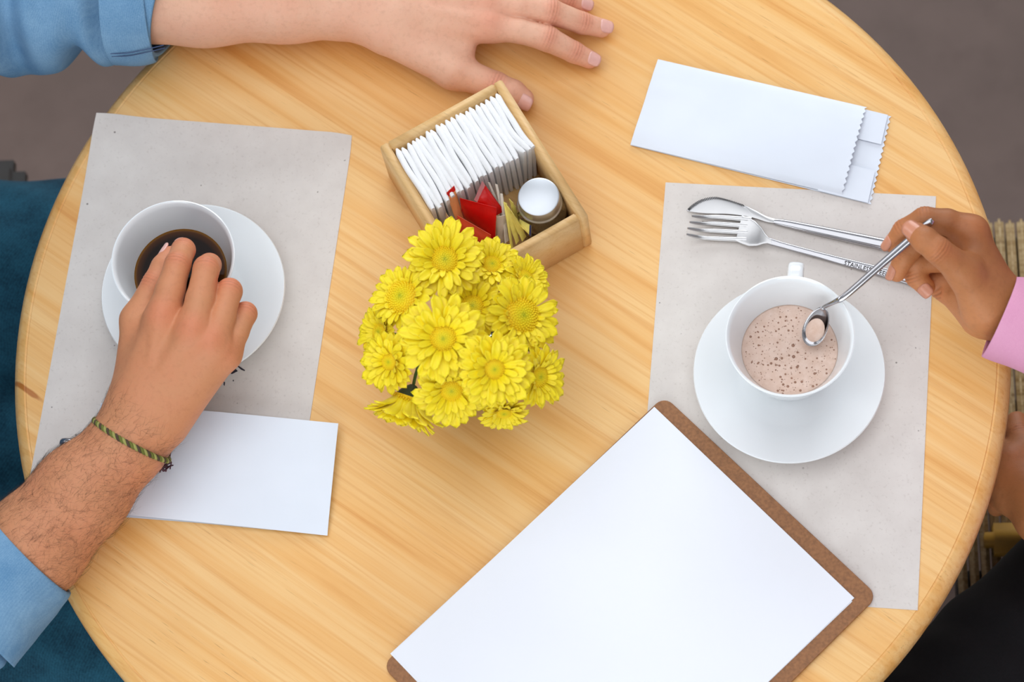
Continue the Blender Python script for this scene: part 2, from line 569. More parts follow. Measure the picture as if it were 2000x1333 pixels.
def wall_open(name, axis, at, w, c, hw, z0, z1, n):
    """wall across `axis` ('x' or 'y') at coordinate `at`, half length w, window opening centred on c"""
    t0, t1 = (at, at + 0.12) if at > 0 else (at - 0.12, at)
    def bx_(a, b, za, zb):
        return ((a, t0, za), (b, t1, zb)) if axis == 'y' else ((t0, a, za), (t1, b, zb))
    vs, fs = cuboids([bx_(-w, c - hw, 0, RZ), bx_(c + hw, w, 0, RZ), bx_(c - hw, c + hw, 0, z0), bx_(c - hw, c + hw, z1, RZ)])
    mobj(name, vs, fs, M['wall'], smooth=False)['kind'] = 'structure'
    tm = (t0 + t1) / 2
    def fx(a, b, za, zb, d=0.03):
        return ((a, tm - d, za), (b, tm + d, zb)) if axis == 'y' else ((tm - d, a, za), (tm + d, b, zb))
    fr = [fx(c - hw, c + hw, z0, z0 + 0.06), fx(c - hw, c + hw, z1 - 0.06, z1), fx(c - hw, c - hw + 0.06, z0, z1), fx(c + hw - 0.06, c + hw, z0, z1), fx(c - 0.03, c + 0.03, z0, z1)]
    vs, fs = cuboids(fr); o = mobj('window_%d' % n, vs, fs, M['frame'], smooth=False); o['kind'] = 'structure'
    for a, b in ((c - hw + 0.06, c - 0.03), (c + 0.03, c + hw - 0.06)):
        vs, fs = cuboids([fx(a, b, z0 + 0.06, z1 - 0.06, 0.003)]); mobj('pane', vs, fs, M['glass'], o, smooth=False)


t = NT('clear_glass'); t.set(Base_Color=(0.96, 0.98, 0.97, 1), Roughness=0.03, Transmission_Weight=1.0, IOR=1.45); M['glass'] = t.m
wall_open('wall_front', 'y', -RY, RX, -0.5, 1.6, 0.95, 2.9, 1)
wall_open('wall_back', 'y', RY, RX, 0.3, 1.4, 1.0, 2.95, 2)
wall_open('wall_left', 'x', -RX, RY, 0.2, 1.3, 1.05, 2.9, 3)
vs, fs = cuboids([((RX, -RY, 0), (RX + 0.12, RY, RZ))]); mobj('wall_right', vs, fs, M['wall'], smooth=False)['kind'] = 'structure'
vs, fs = cuboids([((-RX - 0.12, -RY - 0.12, RZ), (RX + 0.12, RY + 0.12, RZ + 0.1))]); mobj('ceiling', vs, fs, M['ceil'], smooth=False)['kind'] = 'structure'

# ================================================================== TABLE
R = 0.3975
tb = thing('round_table', 'round pale pine cafe table with rounded rim', 'table', (0, 0, 0))
prof = [(0.0, T - 0.030), (R - 0.02, T - 0.030), (R - 0.006, T - 0.027), (R, T - 0.017), (R - 0.0015, T - 0.008), (R - 0.006, T - 0.0022), (R - 0.0105, T - 0.0004),
        (R - 0.0112, T - 0.0009), (R - 0.0120, T - 0.0009), (R - 0.0126, T), (R * 0.6, T), (0.0, T)]
rings = []
for r, z in prof:
    rings.append([(max(r, 1e-4) * math.cos(2 * PI * j / 192), max(r, 1e-4) * math.sin(2 * PI * j / 192), z) for j in range(192)])
vs, fs = loft(rings)
mobj('tabletop', vs, fs, M['table'], tb, angle=50)
vs, fs = lathe([(0.045, 0.03), (0.032, 0.06), (0.030, 0.40), (0.030, T - 0.06), (0.05, T - 0.045), (0.14, T - 0.0305)], (0, 0, 0), 32)
mobj('pedestal', vs, fs, M['darkwood'], tb)
vs, fs = lathe([(0.215, 0.0), (0.22, 0.012), (0.20, 0.022), (0.06, 0.034), (0.03, 0.036)], (0, 0, 0), 48)
mobj('foot_plate', vs, fs, M['darkwood'], tb)


# ================================================================== PLACEMATS
def sheet(name, corners, z, mat, label, cat, thick=0.0004, curl=None, nx=24, ny=32, group=None, wob=0.0, rc=0.0):
    """thin paper sheet through 4 world corners TL, TR, BR, BL lying at height z"""
    c = [np.array(p[:2], float) for p in corners]; top, bot = [], []
    for i in range(ny + 1):
        v = i / ny
        for j in range(nx + 1):
            u = j / nx; uu, vv = u, v
            p = (c[0] * (1 - uu) + c[1] * uu) * (1 - vv) + (c[3] * (1 - uu) + c[2] * uu) * vv
            if rc:                                    # rounded corners
                for (cu, cv) in ((0, 0), (1, 0), (1, 1), (0, 1)):
                    k = max(0, 1 - abs(u - cu) * nx / 1.5) * max(0, 1 - abs(v - cv) * ny / 1.5)
                    p = p + (sum(c) / 4 - p) / np.linalg.norm(sum(c) / 4 - p) * rc * k
            h = z + wob * (0.5 + 0.5 * math.sin(9 * u + 2.0) * math.cos(7 * v + 1))
            if curl:
                h += curl(u, v)
            top.append((p[0], p[1], T + h + thick)); bot.append((p[0], p[1], T + h))
    n = nx + 1; m = len(top); fs = []
    for i in range(ny):
        for j in range(nx):
            a = i * n + j; fs.append((a, a + n, a + n + 1, a + 1)); fs.append((m + a, m + a + 1, m + a + n + 1, m + a + n))
    rim = list(range(n)) + [i * n + nx for i in range(1, ny + 1)] + [ny * n + j for j in range(nx - 1, -1, -1)] + [i * n for i in range(ny - 1, 0, -1)]
    for a, b in zip(rim, rim[1:] + rim[:1]):
        fs.append((a, b, b + m, a + m))
    o = mobj(name, top + bot, fs, mat, angle=40)
    return tag(o, label, cat, group)


MW, MH = 0.2155, 0.3395


def mat_corners(tl, tr):
    a, b = W(*tl)[:2], W(*tr)[:2]; x = unit(b - a); y = np.array([x[1], -x[0]])
    return [a, a + x * MW, a + x * MW + y * MH, a + y * MH]


LM = mat_corners((190, 223), (691, 262)); RM = mat_corners((1300, 357), (1827, 384))
lm = sheet('placemat', LM, 0.0002, M['placemat'], 'grey recycled paper placemat under the black coffee cup', 'placemat', rc=0.002,
           curl=lambda u, v: 0.006 * max(0, 1 - (u + v) * 4) ** 2)
rm = sheet('placemat', RM, 0.0002, M['placemat'], 'grey recycled paper placemat under the frothy coffee cup', 'placemat')
# the printed motif peeking out beside the left hand
pz = T + 0.0007
for poly in ([(447, 727), (458, 719), (465, 726), (453, 732)], [(463, 714), (467, 716), (473, 720), (479, 724), (478, 726), (471, 723), (464, 717)],
             [(455, 743), (457, 743), (457, 746), (455, 746)], [(437, 746), (440, 748), (439, 755), (437, 753)], [(430, 742), (436, 735), (438, 741), (433, 748)]):
    pts = [W(*p)[:2] for p in poly]; vs, fs = prism(pts, pz, pz + 0.0001)
    mobj('printed_mark', vs, fs, M['ink'], lm, smooth=False)


# ================================================================== CUPS
RIMZ, BASE = 0.080, 0.0055
cup_out = [(0.0005, 0.0030), (0.021, 0.0030), (0.0225, 0.0), (0.0262, 0.0), (0.0268, 0.004), (0.0262, 0.007), (0.0300, 0.0125), (0.0345, 0.024), (0.0385, 0.040), (0.0430, 0.056),
           (0.0470, 0.0695), (0.0486, 0.0738), (0.0487, 0.0748), (0.0478, 0.0752), (0.0465, 0.0742), (0.0450, 0.0695), (0.0405, 0.056), (0.0362, 0.0420), (0.0315, 0.026), (0.024, 0.013), (0.012, 0.009), (0.0005, 0.0085)]
sau = [(0.0005, 0.0015), (0.030, 0.0015), (0.0315, 0.0), (0.0345, 0.0), (0.036, 0.003), (0.045, 0.0045), (0.055, 0.0095), (0.0728, 0.0188), (0.0741, 0.0205), (0.0735, 0.0217), (0.0722, 0.0213),
       (0.0640, 0.0165), (0.053, 0.0115), (0.045, 0.0078), (0.0405, 0.0057), (0.0375, 0.0046), (0.0005, 0.0046)]


def cup_set(cxy, sxy, hdir, who, liquid_mat, lz):
    vs, fs = lathe(sau, (sxy[0], sxy[1], T + 0.0007), 96)
    tag(mobj('saucer', vs, fs, M['ceramic'], angle=60), 'round white saucer under the %s' % who, 'saucer')
    z0 = T + 0.0007 + 0.0047
    cp = thing('coffee_cup', 'white ceramic cup holding %s' % who.replace(' cup', ''), 'cup', (cxy[0], cxy[1], z0))
    vs, fs = lathe(cup_out, (cxy[0], cxy[1], z0), 96)
    mobj('bowl', vs, fs, M['ceramic'], cp, angle=60)
    hd = np.array([hdir[0], hdir[1], 0.0]); hd = unit(hd); sd = np.array([-hd[1], hd[0], 0]); c = np.array([cxy[0], cxy[1], z0])
    path = smoothpath([c + hd * a + np.array([0, 0, b]) for a, b in ((0.044, 0.062), (0.054, 0.0635), (0.0635, 0.058), (0.066, 0.046), (0.060, 0.034), (0.050, 0.026), (0.034, 0.0225))], 26)
    fr = frames(path, tuple(sd)); rings = []
    for p, (t, s, u) in zip(path, fr):
        ring = []
        for k in range(14):
            a = 2 * PI * k / 14; ca, sa = math.cos(a), math.sin(a)
            ring.append(p + sd * 0.0062 * math.copysign(abs(ca) ** 0.6, ca) + s * 0.0030 * math.copysign(abs(sa) ** 0.8, sa))
        rings.append(ring)
    vs, fs = loft(rings); mobj('handle', vs, fs, M['ceramic'], cp)
    # the drink
    rr = np.interp(lz, [0.009, 0.013, 0.026, 0.042, 0.056, 0.0695], [0.012, 0.024, 0.0315, 0.0362, 0.0405, 0.045]) + 0.0002
    vs, fs = lathe([(0.0005, lz - 0.006), (rr - 0.004, lz - 0.006), (rr, lz + 0.0005), (rr - 0.0012, lz), (rr * 0.6, lz - 0.0003), (0.0005, lz - 0.0003)], (cxy[0], cxy[1], z0), 72)
    return cp, z0, vs, fs, rr


t = NT('black_coffee'); ge = t.n('ShaderNodeTexCoord'); ln_ = t.n('ShaderNodeVectorMath', operation='DISTANCE')
t.l(ge.outputs['Object'], ln_.inputs[0]); _c = W(338, 505, RIMZ); ln_.inputs[1].default_value = (_c[0], _c[1], T + 0.0490)
t.set(Base_Color=t.ramp(t.math('DIVIDE', ln_.outputs['Value'], 0.0372), [(0.0, srgb(20, 9, 6)), (0.80, srgb(26, 11, 6)), (0.93, srgb(70, 36, 8)), (1.0, srgb(140, 92, 26))]), Roughness=0.05, Specular_IOR_Level=0.10); coffee = t.m
t = NT('milky_foam'); v = t.coords(); n = t.noise(v, 160, 4, 0.7)
c = t.ramp(n, [(0.3, srgb(214, 180, 160)), (0.7, srgb(228, 200, 184))])
t.set(Base_Color=c, Roughness=0.35); t.bump(n, 0.3, 0.0005); foam = t.m
M['bubble'] = plain('foam_bubble', srgb(150, 108, 86), 0.15, 0, 0.1, 300)

cl = W(338, 505, RIMZ); sl = W(377, 567, 0.0215)
cpL, z0L, vs, fs, rr = cup_set(cl, sl, (0.5, -0.85), 'black coffee cup', coffee, 0.0440)
mobj('black_coffee', vs, fs, coffee, cpL)
cr_ = W(1543, 657, RIMZ); sr = W(1541, 727, 0.0215)
cpR, z0R, vs, fs, rr = cup_set(cr_, sr, (0.11, 1.0), 'frothy milky coffee cup', foam, 0.0435)
fo = mobj('milky_coffee', vs, fs, foam, cpR)
vs, fs = [], []
ico = bmesh.new(); bmesh.ops.create_icosphere(ico, subdivisions=2, radius=1.0)
iv = np.array([v.co[:] for v in ico.verts]); ifc = [[v.index for v in f.verts] for f in ico.faces]; ico.free()
placed = []
big = [(1610, 645), (1549, 675), (1550, 697), (1516, 701), (1527, 700), (1506, 710), (1566, 746), (1553, 747), (1466, 658), (1591, 730)]
zl = z0R - T + 0.0435
for i in range(430):
    if i < len(big):
        p = W(*big[i], zl); r = 0.0013 if i < 4 else 0.0010
    else:
        a = rng.uniform(0, 2 * PI); q = math.sqrt(rng.uniform(0.0, 0.94)) * rr; p = np.array([cr_[0] + q * math.cos(a), cr_[1] + q * math.sin(a), 0])
        r = 0.00022 + 0.00065 * rng.random() ** 4
        if p[1] < cr_[1] - 0.012: r *= 1.25
    b = len(vs)
    for w in iv:
        vs.append((p[0] + w[0] * r, p[1] + w[1] * r, z0R + 0.0434 + w[2] * r * 0.35))
    fs += [[b + k for k in f] for f in ifc]
bb = mobj('foam_bubbles', vs, fs, M['bubble'], fo); bb['kind'] = 'stuff'

# ================================================================== CLIPBOARD AND PAPER
def rrect(o, ux, uy, w, l, r, k=6):
    pts = []
    for (cu, cv, a0) in ((r, r, PI), (w - r, r, 1.5 * PI), (w - r, l - r, 0), (r, l - r, 0.5 * PI)):
        for i in range(k + 1):
            an = a0 + 0.5 * PI * i / k; pts.append(o + ux * (cu + r * math.cos(an)) + uy * (cv + r * math.sin(an)))
    return pts


pa = W(1278, 795, 0.005)[:2]; px_ = unit(W(1668, 1168, 0.005)[:2] - pa); py_ = np.array([px_[1], -px_[0]])
if py_ @ (W(757, 1268, 0.005)[:2] - pa) < 0: py_ = -py_
rot = 0.009; xb = unit(px_ + py_ * (-rot)); yb = unit(py_ + px_ * (-rot) * -1) if False else np.array([0, 0])
yb = np.array([xb[1], -xb[0]]); yb = yb if yb @ py_ > 0 else -yb
ob = pa - xb * 0.0012 - yb * 0.0120
clipb = thing('clipboard', 'brown hardboard clipboard with rounded corners lying partly over a placemat', 'clipboard', (*(ob + xb * 0.11 + yb * 0.15), T + 0.0008))
vs, fs = prism(rrect(ob, xb, yb, 0.2285, 0.304, 0.009), T + 0.0010, T + 0.0040, 0.0005)
mobj('board', vs, fs, M['board'], clipb, angle=30)
q = pa - np.array([0.0, 0.0])


def psheet(o, ux, uy, z, label):
    return sheet('paper_sheet', [o, o + ux * 0.2159, o + ux * 0.2159 + uy * 0.2794, o + uy * 0.2794], z, M['paper'], label, 'paper', 0.0002)


x2 = unit(px_ + py_ * 0.006); y2 = np.array([x2[1], -x2[0]]); y2 = y2 if y2 @ py_ > 0 else -y2
psheet(pa + px_ * 0.0008 + py_ * 0.0016, x2, y2, 0.0041, 'white sheet mostly covered by another sheet on the clipboard')
psheet(pa, px_, py_, 0.0046, 'blank white top sheet of paper lying on the brown clipboard')


# ================================================================== PAPER BAGS
def zig(p, q, n, amp, inward):
    out = []
    for i in range(n * 2 + 1):
        t = i / (2 * n); out.append(p + (q - p) * t + inward * (amp if i % 2 else 0.0))
    return out


def bag_panel(name, tl, tr, br, bl, z, lift, mat, parent, teeth=0, amp=0.0016, crum=0.0012, seed=0, nx=40, thick=0.00015, ny=28):
    """panel between 4 world xy corners; right end cut in teeth; gently crumpled; lift(u,v) adds height"""
    c = [np.array(p[:2], float) for p in (tl, tr, br, bl)]; ny = teeth * 2 if teeth else ny
    r2 = np.random.default_rng(seed); ph = r2.uniform(0, 6, 8); top, bot = [], []
    for i in range(ny + 1):
        v = i / ny
        for j in range(nx + 1):
            u = j / nx
            p = (c[0] * (1 - u) + c[1] * u) * (1 - v) + (c[3] * (1 - u) + c[2] * u) * v
            if teeth and j == nx and i % 2: p = p - unit((c[1] + c[2] - c[0] - c[3])) * amp
            env = min(1, 6 * v, 6 * (1 - v))
            h = crum * env * (0.5 + 0.28 * math.sin(5 * u + 6 * v + ph[0]) + 0.22 * math.sin(11 * u - 7 * v + ph[1]) + 0.5 * max(0, 1 - abs(v - 0.35 - 0.45 * u + 0.1 * math.sin(8 * u)) * 9) * max(0, 1 - u * 1.6))
            h += lift(u, v)
            top.append((p[0], p[1], T + z + h + thick)); bot.append((p[0], p[1], T + z + h))
    n = nx + 1; m = len(top); fs = []
    for i in range(ny):
        for j in range(nx):
            a = i * n + j; fs.append((a, a + n, a + n + 1, a + 1)); fs.append((m + a, m + a + 1, m + a + n + 1, m + a + n))
    rim = list(range(n)) + [i * n + nx for i in range(1, ny + 1)] + [ny * n + j for j in range(nx - 1, -1, -1)] + [i * n for i in range(ny - 1, 0, -1)]
    for a, b in zip(rim, rim[1:] + rim[:1]):
        fs.append((a, b, b + m, a + m))
    return mobj(name, top + bot, fs, mat, parent, angle=50)


A, B, Cc, Dd = W(1285, 114, 0.004), W(1694, 205, 0.007), W(1647, 379, 0.006), W(1231, 281, 0.004)
E1, E2 = W(1741, 227, 0.002), W(1702, 399, 0.002)
bg1 = thing('paper_bag', 'flat white paper bag with saw-tooth open end lying on bare wood', 'paper bag', (*((A + Cc) / 2)[:2], T))
bag_panel('back_panel', A, E1, E2, Dd, 0.0009, lambda u, v: 0.0010 * (u > 0.6) * (u - 0.6), M['bagpaper'], bg1, 15, 0.0017, 0.0002, 1)
bag_panel('front_panel', A, B, Cc, Dd, 0.0022, lambda u, v: 0.0045 * math.sin(PI * min(1, u * 1.05)) * (4 * v * (1 - v)) ** 0.5 * 0.6 + 0.0045 * u * u * (4 * v * (1 - v)) ** 0.4, M['bagpaper'], bg1, 15, 0.0017, 0.0019, 2)
g0 = (A + (E1 - A) * 0.78); g1 = (A + (E1 - A) * 0.985)
h0 = (Dd + (E2 - Dd) * 0.78); h1 = (Dd + (E2 - Dd) * 0.985)
bag_panel('gusset', g0, g1, g1 + (h1 - g1) * 0.34, g0 + (h0 - g0) * 0.34, 0.0017, lambda u, v: 0.0010 * (1 - v) + 0.0014 * v, M['bagpaper'], bg1, 0, 0, 0.0001, 3, 10, ny=8)
bag_panel('gusset', g0 + (h0 - g0) * 0.64, g1 + (h1 - g1) * 0.64, h1, h0, 0.0017, lambda u, v: 0.0010 * v + 0.0014 * (1 - v), M['bagpaper'], bg1, 0, 0, 0.0001, 4, 10, ny=8)

A, B, Cc, Dd = W(196, 786, 0.008), W(661, 828, 0.009), W(639, 1046, 0.004), W(168, 998, 0.004)
bg2 = thing('paper_bag', 'flat white paper bag lying under the hairy forearm with bracelet', 'paper bag', (*((A + Cc) / 2)[:2], T))
bag_panel('front_panel', A, B, Cc, Dd, 0.0026, lambda u, v: 0.0068 * (1 - v) ** 0.8 * min(1, 0.5 + u) + 0.0015 * math.sin(PI * u), M['bagpaper'], bg2, 0, 0, 0.0011, 5)
bag_panel('back_panel', W(200, 790), W(655, 832), W(634, 1042), W(160, 1005), 0.0010, lambda u, v: 0.0, M['bagpaper'], bg2, 0, 0, 0.0001, 6)


# ================================================================== CUTLERY
def strap(stations, mat, name, parent, n=16, power=0.75):
    """stations: (px, py, z, half_width, half_thick); rounded cross-section loft"""
    P = np.array([W(s[0], s[1], s[2]) for s in stations]); hw = np.array([s[3] for s in stations]); ht = np.array([s[4] for s in stations])
    N = (len(stations) - 1) * 8 + 1
    P = smoothpath(P, N); tt = np.linspace(0, len(stations) - 1, N); hw = np.interp(tt, range(len(stations)), hw); ht = np.interp(tt, range(len(stations)), ht)
    rings = []
    for p, w, h, (t, s, u) in zip(P, hw, ht, frames(P)):
        ring = []
        for k in range(n):
            a = 2 * PI * k / n; ca, sa = math.cos(a), math.sin(a)
            ring.append(p + s * w * math.copysign(abs(ca) ** power, ca) + u * h * math.copysign(abs(sa) ** power, sa))
        rings.append(ring)
    vs, fs = loft(rings); return mobj(name, vs, fs, mat, parent, angle=70)


fk = thing('dinner_fork', 'steel fork lying beside a serrated knife on a placemat', 'fork', W(1560, 490, 0.0008))
strap([(1500, 471, 0.0075, 0.0030, 0.0012), (1530, 480, 0.0058, 0.0026, 0.0014), (1600, 499, 0.0028, 0.0027, 0.0016), (1690, 523, 0.0026, 0.0036, 0.0016), (1780, 547, 0.0026, 0.0046, 0.0016), (1850, 566, 0.0024, 0.0052, 0.0013), (1858, 568, 0.0024, 0.0034, 0.0008)],
      M['steel'], 'handle', fk, power=0.6)
# head plate: a lofted row across the fork width
tips = [W(1351, 422, 0.011), W(1347, 434, 0.011), W(1343, 446, 0.011), W(1341, 458, 0.011)]
roots = [W(1452, 428, 0.0035), W(1449, 441, 0.0030), W(1445, 454, 0.0030), W(1442, 468, 0.0035)]
mids = [W(1400, 424, 0.0045), W(1397, 437, 0.004), W(1392, 451, 0.004), W(1390, 466, 0.0045)]
hv, hf = [], []
for tp, md, rt in zip(tips, mids, roots):
    path = smoothpath([tp, (tp + md) / 2 - np.array([0, 0, 0.0016]), md, rt, rt + (rt - md) * 0.3], 17)
    rad = np.interp(np.linspace(0, 1, 17), [0, 0.12, 0.5, 0.8, 1], [0.0009, 0.0014, 0.0019, 0.0024, 0.0025])
    v_, f_ = tube(path, rad, 10, True, (0, 0, 1), 0.62); b = len(hv); hv += list(v_); hf += [[b + i for i in f] for f in f_]
rows = []
for t_, wd, zz, th in ((0.0, 1.0, 0.0032, 0.0010), (0.2, 1.04, 0.0028, 0.0010), (0.45, 1.0, 0.0035, 0.0011), (0.7, 0.72, 0.0055, 0.0012), (0.88, 0.38, 0.0072, 0.0013), (1.0, 0.23, 0.0077, 0.0013), (1.12, 0.20, 0.0075, 0.0013)):
    c0 = W(1443, 447, zz) * (1 - t_) + W(1500, 471, zz) * t_
    ac = unit((roots[3] - roots[0]) * np.array([1, 1, 0])); hw = np.linalg.norm((roots[3] - roots[0])[:2]) / 2 + 0.0022
    ring = []
    for k in range(20):
        a_ = 2 * PI * k / 20; ca, sa = math.cos(a_), math.sin(a_)
        xx = math.copysign(abs(ca) ** 0.55, ca)
        ring.append(c0 + ac * hw * wd * xx + np.array([0, 0, th * math.copysign(abs(sa) ** 0.7, sa) + 0.0012 * xx * xx * wd]))
    rows.append(ring)
v_, f_ = loft(rows); b = len(hv); hv += list(v_); hf += [[b + i for i in f] for f in f_]
mobj('tined_head', hv, hf, M['brushed'], fk, angle=60)


def lettering(txt, p0, p1, z, size, mat, parent, name='stamped_lettering'):
    cu = bpy.data.curves.new('txt', 'FONT'); cu.body = txt; cu.size = size; cu.extrude = 0.00004; cu.resolution_u = 2
    o = bpy.data.objects.new('txt', cu); COL.objects.link(o)
    dg = bpy.context.evaluated_depsgraph_get(); me = bpy.data.meshes.new_from_object(o.evaluated_get(dg)); bpy.data.objects.remove(o)
    me.materials.clear()
    d_ = p1 - p0; an = math.atan2(d_[1], d_[0]); xs = [v.co.x for v in me.vertices]; L = np.linalg.norm(d_[:2]) / (max(xs) - min(xs))
    me.transform(Matrix.Translation(V((p0[0], p0[1], T + z))) @ Matrix.Rotation(an, 4, 'Z') @ Matrix.Diagonal((L, L * 1.12, 1, 1)))
    return link(name, me, mat, parent, False)


tx = unit(W(1780, 547)[:2] - W(1690, 523)[:2]); tn = np.array([-tx[1], tx[0]])
lp = W(1649, 513, 0.004)[:2] - tn * 0.0021
lettering('STAINLESS STEEL', np.array([*lp, 0]), np.array([*(lp + tx * 0.0352), 0]), 0.0047, 0.003, M['stamp'], fk)

kn = thing('table_knife', 'steel table knife with serrated blade above the fork', 'knife', W(1560, 450, 0.0008))
blade_t = [(1341, 411), (1353, 400), (1371, 390), (1395, 385.5), (1419, 390), (1450, 400), (1474, 411), (1500, 424), (1526, 430)]
blade_b = [(1342, 412.5), (1364, 416), (1395, 418), (1419, 418.5), (1450, 422), (1474, 427), (1496, 434), (1506, 436), (1522, 438)]
Tp = smoothpath([W(*p, 0.003) for p in blade_t], 121); Bp = smoothpath([W(*p, 0.003) for p in blade_b], 121); rings = []
for i, (a_, b_) in enumerate(zip(Tp, Bp)):
    if 4 < i < 76 and i % 2: a_ = a_ + (b_ - a_) / np.linalg.norm(b_ - a_) * 0.0016
    th = 0.0004 + 0.0010 * (i / 120); e = 0.00025
    rings.append([a_ + (0, 0, e), a_ * 0.6 + b_ * 0.4 + (0, 0, th), b_ + (0, 0, th), b_ - (0, 0, th), a_ * 0.6 + b_ * 0.4 - (0, 0, th), a_ - (0, 0, e)])
vs, fs = loft(rings); mobj('serrated_blade', vs, fs, M['brushed'], kn, angle=40)
gv, gf = [], []
for i in range(5, 76, 2):                       # dark slivers, painted shade of the grooves in the serrated edge
    a_, b_ = Tp[i], Bp[i]; dv = unit(b_ - a_); tv = unit(Tp[i + 1] - Tp[i - 1]); b = len(gv)
    for dz in (0.0012, -0.0002):
        for q0, q1 in ((0.0, -1), (0.0, 1), (0.0021, 1), (0.0021, -1)):
            gv.append(a_ + dv * q0 + tv * 0.00022 * q1 + np.array([0, 0, dz + (0.0004 if dz > 0 and q0 else 0)]))
    gf += [[b + k for k in f] for f in ((0, 1, 2, 3), (7, 6, 5, 4), (0, 4, 5, 1), (1, 5, 6, 2), (2, 6, 7, 3), (3, 7, 4, 0))]
mobj('groove_shade', gv, gf, M['stamp'], kn, smooth=False)
strap([(1512, 433, 0.003, 0.0022, 0.0014), (1535, 437, 0.0034, 0.0031, 0.0022), (1600, 451, 0.0042, 0.0040, 0.0032), (1690, 470, 0.0045, 0.0047, 0.0035), (1780, 489, 0.0045, 0.0052, 0.0035), (1862, 507, 0.0045, 0.0054, 0.0034), (1874, 510, 0.0045, 0.0040, 0.0022)],
      M['steel'], 'handle', kn, power=0.8)

k2 = thing('table_knife', 'rounded steel cutlery handle poking out of the bag under the forearm', 'knife', W(250, 880, 0.001))
strap([(117, 864, 0.0060, 0.0016, 0.0012), (121, 864.5, 0.0060, 0.0034, 0.0026), (133, 866, 0.0060, 0.0041, 0.0034), (170, 871, 0.0060, 0.0041, 0.0034), (300, 886, 0.006, 0.003, 0.0024), (380, 897, 0.006, 0.0028, 0.0016)],
      M['steel'], 'handle', k2, power=0.9)
strap([(375, 896, 0.006, 0.003, 0.001), (430, 903, 0.006, 0.006, 0.0008), (520, 915, 0.006, 0.0075, 0.0006), (545, 918, 0.006, 0.003, 0.0005)], M['brushed'], 'blade', k2)

# teaspoon held over the milky coffee
sp = thing('teaspoon', 'slim steel teaspoon held over the frothy milky coffee', 'spoon', W(1592, 640, 0.052))
s0, s1, s2, s3 = W(1613, 598, 0.0795), W(1655, 575, 0.093), W(1735, 505, 0.110), W(1822, 430, 0.1285)
pth = smoothpath([W(1606, 603, 0.076), s0, W(1632, 589, 0.087), s1, s2, s3], 49)
hwid = np.interp(np.linspace(0, 1, 49), [0, 0.12, 0.35, 0.5, 0.75, 0.97, 1], [0.0022, 0.0015, 0.0017, 0.0024, 0.0029, 0.0033, 0.0018])
vs, fs = tube(pth, hwid, 14, True, (0.3, -0.3, 1), 0.5)
mobj('handle', vs, fs, M['steel'], sp)
tip = W(1579, 676, 0.058)
ax = unit(s0 - tip); L = np.linalg.norm(W(1609, 600, 0.0775) - tip) / 2; ctr = (W(1609, 600, 0.0775) + tip) / 2
nn = unit(np.array([-0.25, -0.35, 1.0])); nn = unit(nn - ax * (nn @ ax)); bb_ = np.cross(nn, ax)
vs, fs = [], []; NR, NA = 9, 36
for lay in (0, 1):
    for i in range(NR + 1):
        r = i / NR
        for j in range(NA):
            a_ = 2 * PI * j / NA; u_, v_ = r * math.cos(a_), r * math.sin(a_); egg = 1 - 0.14 * u_
            dep = -0.0052 * (1 - r ** 2.2) - (0.0007 if lay else 0)
            vs.append(ctr + ax * L * u_ + bb_ * 0.0092 * egg * v_ + nn * dep)
m = (NR + 1) * NA
for l in (0, 1):
    for i in range(NR):
        for j in range(NA):
            a_ = l * m + i * NA + j; b_ = l * m + i * NA + (j + 1) % NA; fs.append((a_, b_, b_ + NA, a_ + NA))
for j in range(NA):
    a_ = NR * NA + j; b_ = NR * NA + (j + 1) % NA; fs.append((a_, b_, b_ + m, a_ + m))
me = pym('bowl', vs, fs); bm = bmesh.new(); bm.from_mesh(me); bmesh.ops.remove_doubles(bm, verts=bm.verts, dist=1e-6); bmesh.ops.recalc_face_normals(bm, faces=bm.faces); bm.to_mesh(me); bm.free()
link('bowl', me, M['steel'], sp)
vs, fs = lathe([(0.0005, -0.0004), (0.0072, -0.0003), (0.0070, 0.0), (0.0005, 0.0002)], (0, 0, 0), 24)
me = pym('foam_in_spoon', vs, fs)
Mx = Matrix((V(bb_), V(ax), V(nn))).transposed().to_4x4()
me.transform(Matrix.Translation(V(ctr - nn * 0.0019 - ax * 0.0042)) @ Mx @ Matrix.Diagonal((1.02, 1.42, 1, 1)))
link('foam_in_spoon', me, foam, sp)

# ================================================================== WOODEN CADDY
BH = 0.060
c1, c2, c3 = W(740.5, 286, BH)[:2], W(979, 154, BH)[:2], W(1151.6, 419.6, BH)[:2]
ux = unit(c2 - c1); uy = np.array([ux[1], -ux[0]]); bw = np.linalg.norm(c2 - c1); bl = abs((c3 - c2) @ uy); th = 0.0075
bx = thing('wooden_caddy', 'small open pine box holding napkins, sugar packets and a jar', 'box', (*(c1 + ux * bw / 2 + uy * bl / 2), T + 0.0005))


def bpt(u, v, z):
    p = c1 + ux * u + uy * v; return np.array([p[0], p[1], T + z])


